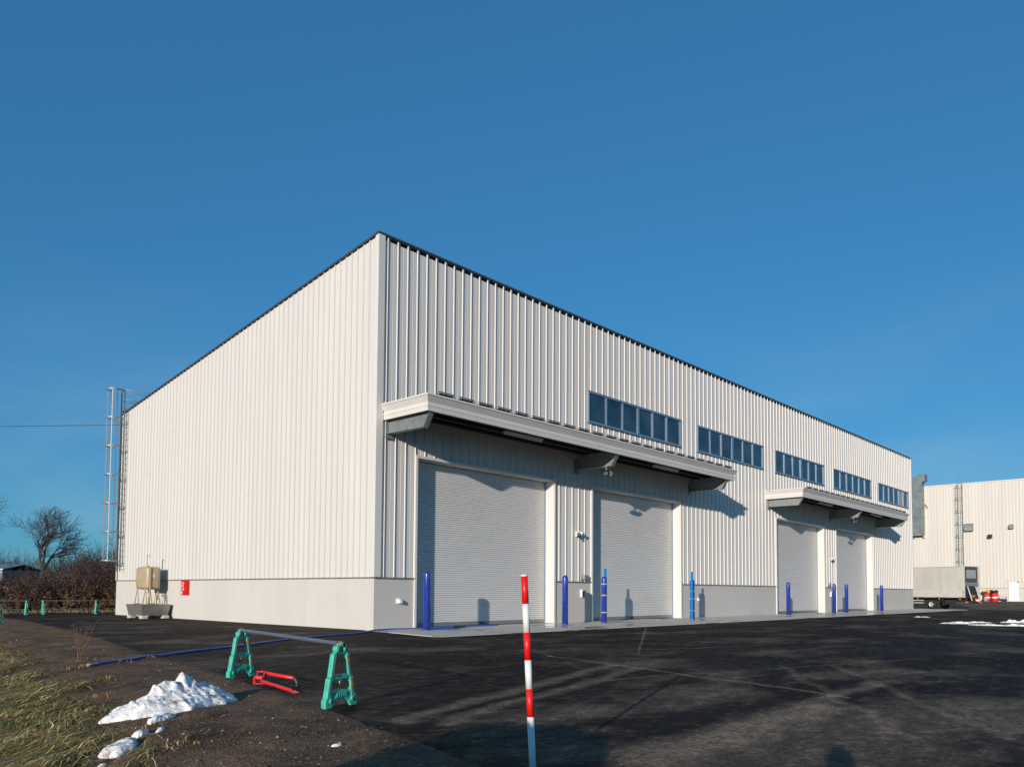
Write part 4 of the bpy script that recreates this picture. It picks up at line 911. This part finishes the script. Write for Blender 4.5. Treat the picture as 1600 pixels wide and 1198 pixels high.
def wheel(x, y, r, w, face):
    m = MB(); m.lathe([(r*.58, -w/2), (r*.9, -w/2), (r, -w*.36), (r, w*.36), (r*.9, w/2), (r*.58, w/2)], (x, y, r-.01), 28, 'x'); o = m.build('wheel', RUBBER, t)
    m = MB(); m.lathe([(0, face*.05), (r*.16, face*.05), (r*.2, face*.0), (r*.5, face*.03), (r*.58, face*(w/2-.01))], (x, y, r-.01), 24, 'x'); m.build('rim', RIM, o)
for y in (3.0, 7.3):
    for x, f in ((.2, -1), (1.95, 1)): wheel(x, y, .39, .26, f)
m = MB(); m.box(.05, .4, 1.95, 1.98, .25, .88); m.build('mud_flap', CHASSIS, t)
m = MB(); m.box(.06, .34, 1.0, 1.75, .38, .78); m.build('tool_box', CHASSIS, t, bevel=.02)
m = MB(); m.box(.05, .10, 3.7, 6.0, .45, .52); m.box(.05, .10, 3.7, 6.0, .66, .73); m.build('side_guard', ALUB, t)
for y in (.35, 2.2, 4.2):
    m = MB(); m.box(-.02, .03, y-.05, y+.05, .8, .88); m.build('marker_lamp', ORANGE, t)
m = MB(); m.prism([(6.35, .55), (8.05, .55), (8.1, 1.3), (7.85, 2.35), (6.45, 2.45), (6.35, 2.3)], .05, 2.1, 'x'); cb = m.build('cab', WHITEP, t, bevel=.05)
for x0_, x1_ in ((.035, .048), (2.102, 2.115)):
    m = MB(); m.prism([(6.75, 1.45), (7.85, 1.45), (7.72, 2.2), (6.75, 2.2)], x0_, x1_, 'x'); m.build('cab_window', GLASS, cb)

# ------------------------------------------------------------------ snow
def snow_heap(name, lab, cx, cy, a, b, h, rz, seed, rough=1.0, n=70, group=None, peaks=(), cat='snow pile', base=None):
    t = MB(); vs = []; c_, s_ = math.cos(rz), math.sin(rz)
    for j in range(n+1):
        for i in range(n+1):
            u = -1.25+2.5*i/n; v = -1.25+2.5*j/n
            ang = math.atan2(v, u); r = math.hypot(u, v)
            lim = 1 + .22*noise.noise(Vector((math.cos(ang)*1.4, math.sin(ang)*1.4, seed))) + .12*noise.noise(Vector((math.cos(ang)*4, math.sin(ang)*4, seed+3)))
            e = max(0., 1-(r/lim)**2)
            x = u*a; y = v*b
            hh = (e**.6)*.48
            for (pu, pv, pr, ph) in peaks:
                q = math.hypot((u-pu)/pr, (v-pv)/pr); hh += ph*max(0, 1-q*q)**1.1*(1 if e > 0 else 0)*min(1, e*5)
            k = noise.noise(Vector((x*6, y*6, seed))); k2 = noise.noise(Vector((x*14, y*14, seed+7))); k3 = abs(noise.noise(Vector((x*3.2, y*3.2, seed+11))))
            hh *= 1 + rough*(.20*k+.14*k2+.28*(k3-.25)); hh += (.07*noise.noise(Vector((x*26, y*26, seed+4))) + .05*noise.noise(Vector((x*12, y*12, seed+9))) + .03*noise.noise(Vector((x*60, y*60, seed+2))))*rough*min(1, e*3)
            wx, wy = cx+x*c_-y*s_, cy+x*s_+y*c_
            gz = base if base is not None else max(ground_z(wx, wy), .012 if wx > edge_x(wy) else -9)
            dx = .03*rough*noise.noise(Vector((x*9, y*9, seed+20))) if e > 0 else 0
            vs.append((wx+dx-cx, wy+dx-cy, gz + (h*hh if e > 0 else -.05)+ (0 if e > 0 else -.02)))
    fs = [(j*(n+1)+i, j*(n+1)+i+1, (j+1)*(n+1)+i+1, (j+1)*(n+1)+i) for j in range(n) for i in range(n)]
    t.add(vs, fs, True); o = t.build(name, SNOW, None, (cx, cy, 0)); tag(o, lab, cat, group)
    return o
snow_heap('snow_pile', 'large dirty heap of old snow on the dirt by the barricade', -11.40, -11.45, .76, .43, .29, R(8), 2.0, 1.0, 96, None, ((-.25, .05, .20, .30), (.04, .15, .30, .14), (.32, .05, .5, .30), (-.5, -.25, .4, .16), (-.02, .0, .5, .18)))
snow_heap('snow_patch', 'smaller flat snow patch at the grass edge below the large heap', -12.52, -12.93, .22, .13, .15, R(48), 5.0, .8, 40, 'snow scraps on the grass edge')
snow_heap('snow_patch', 'rounded snow lump just right of the smaller patch', -12.22, -12.6, .10, .055, .13, R(40), 8.0, .7, 24, 'snow scraps on the grass edge')
snow_heap('snow_patch', 'thin snow scrap right of the rounded lump', -12.05, -12.62, .09, .035, .07, R(50), 11.0, .6, 24, 'snow scraps on the grass edge')
snow_heap('snow_patch', 'small crumbled snow chunks below the large heap', -11.82, -12.12, .20, .07, .12, R(30), 14.0, 1.6, 40, 'snow scraps on the grass edge')
snow_heap('snow_lump', 'tiny snow lump in the grass at the lower left', -12.79, -13.3, .035, .025, .06, 0, 17.0, .5, 16, 'snow scraps on the grass edge')
snow_heap('snow_lump', 'lone ice chip on the dirt left of the striped pole', -11.44, -14.47, .06, .035, .05, R(20), 19.0, .5, 16)
far_snow = [(21.3, -13.2, 1.5, .18, .07, R(-75), 'longest ridge of ploughed snow at the right edge of the asphalt'), (25.9, -12.8, .8, .22, .14, R(-70), 'lumpy snow ridge behind the longest one at the right edge'),
            (24.2, -11.2, .9, .10, .05, R(-72), 'thin snow strip left of the lumpy ridge'), (22.2, -11.1, .7, .12, .06, R(-70), 'thin snow trace left of the longest ridge'), (31.3, -7.3, .4, .10, .04, R(-60), 'small white snow trace near the far end of the apron'),
            (28.5, -14.3, .7, .3, .13, R(-70), 'snow lump cut by the right edge of the photo')]
for i, (x, y, a, b, h, rz, lab) in enumerate(far_snow):
    snow_heap('snow_ridge', lab, x, y, a, b, h, rz, 30.0+i*3, 2.2, 60, 'snow traces on the far asphalt', ((-.5, 0, .4, .5), (.2, 0, .35, .7), (.6, 0, .3, .4)), 'snow', .013)

# ------------------------------------------------------------------ grass, pebbles
CAMP = Vector((-15.18, -19.8))
def tint_mesh(name, V, F, T, material):
    me = bpy.data.meshes.new(name); me.from_pydata(V, [], F); at = me.attributes.new('tint', 'FLOAT_COLOR', 'POINT')
    flat = []
    for c in T: flat += [c[0], c[1], c[2], 1.0]
    at.data.foreach_set('color', flat); me.update()
    return link(name, me, material)
V, F, T = [], [], []
GREENS = [(.115, .135, .028), (.080, .105, .022), (.16, .16, .04)]; STRAW = [(.46, .33, .13), (.38, .26, .09), (.58, .45, .23), (.24, .15, .06)]; DEAD = [(.10, .06, .045), (.075, .045, .035)]
def blade(x, y, z, az, L, w, col, lean):
    d = Vector((math.cos(az), math.sin(az), 0)); s_ = Vector((-d.y, d.x, 0))*w/2; b0 = len(V); p = Vector((x, y, z))
    q1 = p + d*L*.30*lean + Vector((0, 0, L*.40*(1.28-lean))); q2 = p + d*L*.68*lean + Vector((0, 0, L*.55*(1.2-lean))); q3 = p + d*L*lean + Vector((0, 0, L*.30*(1.12-lean)))
    V.extend([tuple(p-s_), tuple(p+s_), tuple(q1-s_), tuple(q1+s_), tuple(q2-s_*.8), tuple(q2+s_*.8), tuple(q3)])
    F.extend([(b0, b0+1, b0+3, b0+2), (b0+2, b0+3, b0+5, b0+4), (b0+4, b0+5, b0+6)])
    for k in (.7, .7, .9, .9, 1, 1, 1.1): T.append((col[0]*k, col[1]*k, col[2]*k))
gr = random.Random(11)
for i in range(100000):
    y = gr.uniform(-17.5, 14); dd = gr.uniform(1.3, 5.6); x = edge_x(y)-dd
    dist = (Vector((x, y))-CAMP).length
    if gr.random() > min(1, (7.5/dist)**1.5): continue
    n1 = noise.noise(Vector((x*.8, y*.8, 1))); n2 = noise.noise(Vector((x*2.2, y*2.2, 4)))
    if dd + n1*.55 + n2*.25 < 1.75 + gr.uniform(-.15, .25): continue
    hole = noise.noise(Vector((x*1.3, y*1.3, 14)))
    if hole > .16 and gr.random() < .85: continue
    az = R(222) + 0.9*noise.noise(Vector((x*.7, y*.7, 8))) + gr.gauss(0, .5)
    pick = n2*.9 + gr.uniform(-.5, .5) - .06
    col = gr.choice(GREENS) if pick < -.02 else (gr.choice(STRAW) if gr.random() < .78 else gr.choice(DEAD))
    v = gr.uniform(1.0, 2.2); col = tuple(c*v for c in col)
    far = 1+max(0, dist-8)*.05
    blade(x, y, ground_z(x, y)-.01, az, gr.uniform(.16, .55), gr.uniform(.005, .012)*far, col, gr.uniform(.88, 1.06))
# loose tufts on the dirt and round the hose
for (tx_, ty_, n_, L0) in ((-9.15, -5.4, 70, .16), (-9.95, -6.05, 40, .14), (-10.6, -6.3, 120, .18), (-11.0, -8.3, 90, .16), (-9.0, -1.6, 40, .12), (-8.0, 4.0, 40, .14), (-11.95, -12.3, 60, .10), (-12.25, -13.3, 90, .14), (-10.2, -5.2, 60, .2)):
    for i in range(n_):
        x = tx_+gr.gauss(0, .11); y = ty_+gr.gauss(0, .11); blade(x, y, ground_z(x, y)-.01, gr.uniform(0, 6.28), gr.uniform(.5, 1)*L0, .007, tuple(c*gr.uniform(.7, 1.1) for c in gr.choice(STRAW+DEAD)), gr.uniform(.3, .9))
# short dry verge along the fence and by the brush
for i in range(9000):
    x = gr.uniform(-14, 8); y = 23.7+abs(gr.gauss(0, .5)); blade(x, y, -.03, gr.uniform(0, 6.28), gr.uniform(.12, .45), .02, tuple(c*gr.uniform(.5, 1.1) for c in gr.choice(STRAW)), gr.uniform(.2, .8))
tag(tint_mesh('grass', V, F, T, BLADE), 'long flattened green and straw grass on the bank and verge', 'grass', kind='stuff')
V, F, T = [], [], []
OCT = [(1, 0, 0), (-1, 0, 0), (0, 1, 0), (0, -1, 0), (0, 0, 1), (0, 0, -1)]; OF = [(0, 2, 4), (2, 1, 4), (1, 3, 4), (3, 0, 4), (2, 0, 5), (1, 2, 5), (3, 1, 5), (0, 3, 5)]
for i in range(16000):
    y = gr.uniform(-19, 14); dd = gr.uniform(-.25, 2.6) if gr.random() < .93 else gr.uniform(-1.6, 0); x = edge_x(y)-dd
    dist = (Vector((x, y))-CAMP).length
    if gr.random() > min(1, (7/dist)**1.3): continue
    s_ = .004 + .012*gr.random()**3
    if dd < -.1: s_ *= .45
    z = max(ground_z(x, y), .013 if dd < 0 else -9)+s_*.3; b0 = len(V)
    a_ = gr.uniform(0, 6.28); sx_, sy_, sz_ = s_*gr.uniform(.7, 1.5), s_*gr.uniform(.7, 1.2), s_*gr.uniform(.4, .8)
    for (px, py, pz_) in OCT:
        px *= sx_; py *= sy_; V.append((x+px*math.cos(a_)-py*math.sin(a_), y+px*math.sin(a_)+py*math.cos(a_), z+pz_*sz_))
        
    v = gr.uniform(.5, 1.5); c = (.11*v, .092*v, .075*v) if gr.random() < .85 else (.24*v, .21*v, .17*v)
    T += [c]*6; F += [tuple(b0+k for k in f) for f in OF]
tag(tint_mesh('gravel', V, F, T, PEB), 'loose pebbles scattered over the dirt shoulder', 'gravel', kind='stuff')

# ------------------------------------------------------------------ plants
def rot_about(v, ax, a): return Matrix.Rotation(a, 3, ax) @ v
def grow(mb, p, d, L, r, lvl, rd, cfg):
    nseg = 4 if lvl < 2 else 3; pts = [p.copy()]; rads = [r]; q = p.copy(); dv = d.copy(); kids = []
    for i in range(nseg):
        dv = (dv + Vector((rd.gauss(0, cfg['wob']), rd.gauss(0, cfg['wob']), rd.gauss(0, cfg['wob'])+cfg['up'])) + cfg['wind']*(.04+.03*lvl)).normalized()
        q = q + dv*L/nseg; pts.append(q.copy()); rads.append(max(cfg['rmin'], r*(1-.75*(i+1)/nseg) if lvl else r*(1-.45*(i+1)/nseg)))
        if i >= (1 if lvl else 2) or lvl > 1: kids.append((q.copy(), dv.copy(), rads[-1]))
    mb.tube(pts, rads, 6 if lvl == 0 else (4 if lvl == 1 else 3), cap=False, smooth=lvl < 2)
    if lvl >= cfg['lv']: return
    for (kp, kd, kr) in kids:
        for _ in range(cfg['kids'][lvl]):
            ax = kd.cross(Vector((rd.uniform(-1, 1), rd.uniform(-1, 1), rd.uniform(-1, 1)))).normalized()
            nd = rot_about(kd, ax, R(rd.uniform(*cfg['ang'])))
            if nd.z < -.15: nd.z *= -.5; nd.normalize()
            grow(mb, kp, nd, L*rd.uniform(*cfg['shr']), kr*.8, lvl+1, rd, cfg)
def bare_tree(loc, h, seed, lab, wind, group, lean=(0, 0), lv=4, kids=(2, 2, 2, 2), limbs=3, trunk_frac=.38):
    rd = random.Random(seed); t = thing('bare_tree', lab, 'tree', loc, 0, group)
    d0 = Vector((lean[0], lean[1], 1)).normalized(); r0 = h*.024; tl = h*trunk_frac
    m = MB(); pts = [Vector((0, 0, -.1))]; q = Vector((0, 0, 0)); dv = d0.copy()
    for i in range(5):
        pts.append(q.copy()); dv = (dv+Vector((rd.gauss(0, .05), rd.gauss(0, .05), 0))).normalized(); q = q+dv*tl/5
    pts.append(q); m.tube(pts, [r0*1.35]+[r0*(1.15-.4*i/6) for i in range(6)], 8, cap=False); m.build('trunk', TREEB, t)
    cr = MB(); cfg = dict(wob=.10, up=.05, wind=Vector(wind), rmin=h*.0011, lv=lv, kids=kids, ang=(18, 52), shr=(.5, .72))
    for i in range(limbs):
        a = 6.28*i/limbs+rd.uniform(-.4, .4); d = (dv + Vector((math.cos(a), math.sin(a), 0))*rd.uniform(.35, .65)).normalized()
        grow(cr, q-dv*rd.uniform(0, tl*.12), d, h*rd.uniform(.30, .38), r0*.62, 1, rd, cfg)
    cr.build('crown', TREEB, t)
    return t
def at(d, f): return (-15.18+d*(.293+f*.089), -19.8+d*(1.158-f*.096))
x, y = at(58, .46); bare_tree((x, y, -.05), 7.3, 21, 'bare tree with a windswept crown above the brush', (.5, -.5, 0), 'bare trees behind the brush', (-.06, .06), 4, (2, 2, 3, 3), 3, .38)
x, y = at(46, -.42); bare_tree((x, y, -.05), 7.4, 5, 'bare tree mostly outside the left edge of the photo', (0, 0, 0), 'bare trees behind the brush', (0, 0), 4, (2, 2, 2, 2), 3, .4)
for d, f, h, sd, lab in ((72, .06, 5.6, 31, 'small bare tree at the left edge beyond the grey shed'), (80, .2, 6.0, 32, 'small bare tree behind the windswept one, to its left'), (70, .72, 5.3, 33, 'small bare tree just right of the windswept one'), (66, .9, 5.4, 34, 'bushy bare tree between the windswept one and the ladder'), (62, 1.05, 5.6, 35, 'bare tree showing behind the caged ladder'), (78, .55, 5.6, 36, 'small bare tree behind the windswept trunk')):
    x, y = at(d, f); bare_tree((x, y, -.05), h, sd, lab, (0, 0, 0), 'bare trees behind the brush', (0, 0), 4, (2, 2, 2, 2), 4, .18)
def brush(name, lab, spots, seed, mt, leaf):
    rd = random.Random(seed); V2 = MB()
    for (x, y, h) in spots:
        for s_ in range(rd.randint(4, 7)):
            a = rd.uniform(0, 6.28); d = Vector((math.cos(a)*rd.uniform(.1, .7), math.sin(a)*rd.uniform(.1, .7), 1)).normalized(); L = h*rd.uniform(.6, 1.1); p = Vector((x+rd.uniform(-.3, .3), y+rd.uniform(-.3, .3), -.05)); pts = [p]; q = p.copy()
            for i in range(4): d = (d+Vector((rd.gauss(0, .16), rd.gauss(0, .16), rd.gauss(0, .06)))).normalized(); q = q+d*L/4; pts.append(q.copy())
            V2.tube(pts, [.022, .017, .013, .009, .005], 3, cap=False, smooth=False)
            for b in range(6):
                bp = pts[rd.randint(1, 4)]; bd = (d+Vector((rd.uniform(-1, 1), rd.uniform(-1, 1), rd.uniform(-.2, .8)))).normalized(); L2 = L*rd.uniform(.15, .35)
                e1_ = bp+bd*L2*.5; e2_ = e1_+(bd+Vector((rd.gauss(0, .3), rd.gauss(0, .3), .2))).normalized()*L2*.5
                V2.tube([bp, e1_, e2_], [.011, .008, .004], 3, cap=False, smooth=False)
                for lf in range(leaf):
                    c = bp.lerp(e2_, rd.random())+Vector((rd.gauss(0, .06), rd.gauss(0, .06), rd.gauss(0, .06))); u_ = Vector((rd.uniform(-1, 1), rd.uniform(-1, 1), rd.uniform(-1, 1))).normalized()*.05; w_ = u_.cross(Vector((rd.uniform(-1, 1), rd.uniform(-1, 1), rd.uniform(-1, 1)))).normalized()*.03
                    V2.add([c-u_-w_, c+u_-w_, c+u_+w_, c-u_+w_], [(0, 1, 2, 3)])
    me = bpy.data.meshes.new(name); me.from_pydata(V2.v, [], V2.f); o = link(name, me, mt)
    return tag(o, lab, 'brush', kind='stuff')
br = random.Random(77); spots = []
for i in range(620):
    d = br.uniform(43.5, 56); f = br.uniform(-1.1, 1.45); x, y = at(d, f)
    if y < 24.2 or (x > 6 and y < 24): continue
    spots.append((x, y, br.uniform(1.2, 2.3) + (1.7*sstep(.6, .95, f) + .2*sstep(.2, .5, f))*br.uniform(.4, 1.0)))
brush('brush', 'dense dark leafless brush behind the teal barricades', spots, 5, TWIG, 1)
spots = []
for i in range(90):
    d = br.uniform(43.5, 47); f = br.uniform(.4, 1.4) if br.random() < .7 else br.uniform(-.6, .4); x, y = at(d, f)
    if y > 24: spots.append((x, y, br.uniform(.6, 1.5)))
brush('dry_undergrowth', 'amber dry undergrowth at the foot of the brush', spots, 6, DRY, 3)
spots = []
for i in range(330):
    d = br.uniform(74, 100); f = br.uniform(-1.2, 1.5); x, y = at(d, f); spots.append((x, y, br.uniform(2.6, 5.2)))
brush('far_thicket', 'far brown thicket closing the view on the left', spots, 8, TWIG, 1)
# sheds beyond the brush
def shed(x0, y0, L, W, h, rz, lab, mt):
    t = thing('shed', lab, 'shed', (x0, y0, -.03), rz, 'sheds beyond the brush')
    m = MB(); m.box(0, L, 0, W, 0, h); m.build('wall', mt, t)
    m = MB(); m.prism([(-.25, h+.01), (W/2, h+.45), (W+.25, h+.01), (W+.25, h+.08), (W/2, h+.53), (-.25, h+.08)], -.2, L+.2, 'x'); m.build('roof', STEELG, t)
    m = MB(); m.box(L*.3, L*.3+1.2, -.05, .0, .05, min(2, h-.2)); m.build('door', GREYP, t)
x, y = at(62, -1.1); shed(x, y, 9.2, 5, 2.75, R(-47), 'long grey shed at the left edge beyond the brush', mat('grey_shed', (.24, .26, .27), .6))
x, y = at(57, .55); shed(x, y, 2.6, 2.2, 1.85, R(-47), 'low white shed right of the windswept tree trunk', mat('white_shed', (.55, .56, .55), .6))
# dry weed stalk on the shoulder
t = thing('dry_weed', 'tall dry brown weed standing on the dirt shoulder', 'weed', (-10.05, -4.7, -.02)); rd = random.Random(9)
m = MB()
for i in range(7):
    a = rd.uniform(0, 6.28); d = Vector((math.cos(a)*.22, math.sin(a)*.22, 1)).normalized(); q = Vector((rd.gauss(0, .03), rd.gauss(0, .03), 0)); pts = [q.copy()]
    for k_ in range(5): d = (d+Vector((rd.gauss(0, .1), rd.gauss(0, .1), 0))).normalized(); q = q+d*rd.uniform(.10, .16); pts.append(q.copy())
    m.tube(pts, [.005, .0045, .004, .003, .003, .002], 4, cap=False)
    for k_ in range(14):
        c = pts[rd.randint(2, 5)]; b = c+Vector((rd.gauss(0, .05), rd.gauss(0, .05), rd.uniform(.0, .06))); m.tube([c, b], [.002, .002], 3, cap=False); m.lathe([(0, -.007), (.007, 0), (0, .007)], b, 5)
m.build('stems', mat('dry_stem', (.16, .09, .055), .8), t)
# unseen evergreen shrub, added to cast the shadow across the foot of the striped pole
t = thing('shrub', 'evergreen shrub added outside the left of the view to shade the near asphalt', 'shrub', (-16.4, -17.85, -.35)); rd = random.Random(15)
m = MB()
for i in range(6): a = 6.28*i/6; m.tube([(0, 0, 0), (math.cos(a)*.15, math.sin(a)*.15, .5), (math.cos(a)*.4, math.sin(a)*.4, 1.3)], [.03, .022, .008], 5)
m.build('stem', TREEB, t)
m = MB()
for i in range(9000):
    u_ = Vector((rd.gauss(0, 1), rd.gauss(0, 1), rd.gauss(0, 1))).normalized()*(rd.random()**.4); c = Vector((u_.x*.70, u_.y*1.0, 1.02+min(.70, u_.z*1.05)))
    a_ = Vector((rd.uniform(-1, 1), rd.uniform(-1, 1), rd.uniform(-1, 1))).normalized(); b_ = a_.cross(Vector((rd.uniform(-1, 1), rd.uniform(-1, 1), rd.uniform(-1, 1)))).normalized()
    m.add([c-a_*.07, c+b_*.035, c+a_*.07, c-b_*.035], [(0, 1, 2, 3)])
me = bpy.data.meshes.new('foliage'); me.from_pydata(m.v, [], m.f); link('foliage', me, mat('evergreen_leaf', (.035, .06, .018), .6), t)

# the photographer, standing on the bank behind the camera: only the shadow reaches the picture
def skin_mesh(name, verts, edges, radii, mt, parent, root=0, sub=2):
    me = bpy.data.meshes.new(name); me.from_pydata(verts, edges, []); o = link(name, me, mt, parent)
    o.modifiers.new('skin', 'SKIN'); 
    for i, r_ in enumerate(radii): me.skin_vertices[0].data[i].radius = (r_, r_) if not isinstance(r_, tuple) else r_
    me.skin_vertices[0].data[root].use_root = True
    sd = o.modifiers.new('subdivision', 'SUBSURF'); sd.levels = sub; sd.render_levels = sub
    for p in me.polygons: p.use_smooth = True
    return o
gz = ground_z(-15.5, -20.1)
t = thing('person', 'person in dark winter clothes holding a camera, seen only as a shadow', 'person', (-15.52, -20.11, gz), math.pi/2-YAW)
JACK = mat('dark_jacket', (.03, .032, .04), .8); TROU = mat('dark_trousers', (.025, .027, .035), .8); SKIN = mat('skin', (.45, .27, .19), .55); HAIR = mat('dark_hair', (.015, .012, .01), .6)
V_ = [(0, 0, .93), (0, 0, 1.08), (0, .01, 1.22), (0, .01, 1.36), (0, .01, 1.44), (0, .02, 1.52), (0, .03, 1.60), (0, .02, 1.69),
      (0, .13, .90), (.02, .15, .50), (-.02, .15, .09), (.12, .17, .04), (0, -.13, .90), (.03, -.16, .50), (-.02, -.17, .09), (.12, -.19, .04),
      (0, .19, 1.37), (.12, .29, 1.16), (.26, .13, 1.40), (0, -.19, 1.37), (.12, -.29, 1.16), (.26, -.13, 1.40), (.31, .10, 1.46), (.31, -.10, 1.46)]
E_ = [(0, 1), (1, 2), (2, 3), (3, 4), (4, 5), (5, 6), (6, 7), (0, 8), (8, 9), (9, 10), (10, 11), (0, 12), (12, 13), (13, 14), (14, 15), (3, 16), (16, 17), (17, 18), (3, 19), (19, 20), (20, 21), (18, 22), (21, 23)]
R_ = [.15, .145, .155, .13, .065, .075, .10, .075, .10, .07, .05, .045, .10, .07, .05, .045, .08, .06, .045, .08, .06, .045, .04, .04]
body = skin_mesh('body', V_, E_, R_, JACK, t)
for s_ in (-1, 1):
    for i in range(4):
        a = (.31, s_*(.10-.004*i), 1.485-.02*i); skin_mesh('finger', [a, (.36, s_*(.10-.01*i), 1.49-.02*i), (.38, s_*.065, 1.49-.02*i)], [(0, 1), (1, 2)], [.010, .009, .008], SKIN, body, 0, 1)
    skin_mesh('thumb', [(.30, s_*.085, 1.44), (.32, s_*.05, 1.445), (.335, s_*.03, 1.45)], [(0, 1), (1, 2)], [.011, .010, .008], SKIN, body, 0, 1)
m = MB(); m.lathe([(.07, 1.60), (.103, 1.62), (.108, 1.68), (.085, 1.75), (.04, 1.785), (0, 1.79)], (-.005, 0, -.02), 18); m.build('hair', HAIR, body)
m = MB(); m.lathe([(0, .04), (.02, .03), (.025, 0), (.0, -.02)], (.125, 0, 1.575), 8); m.build('nose', SKIN, body)
m = MB(); m.box(.355, .385, -.075, .075, 1.44, 1.52); t2 = thing('camera_body', 'small black camera held by the photographer', 'camera', (-15.52, -20.11, gz), math.pi/2-YAW); m.build('case', BLACKP, t2)
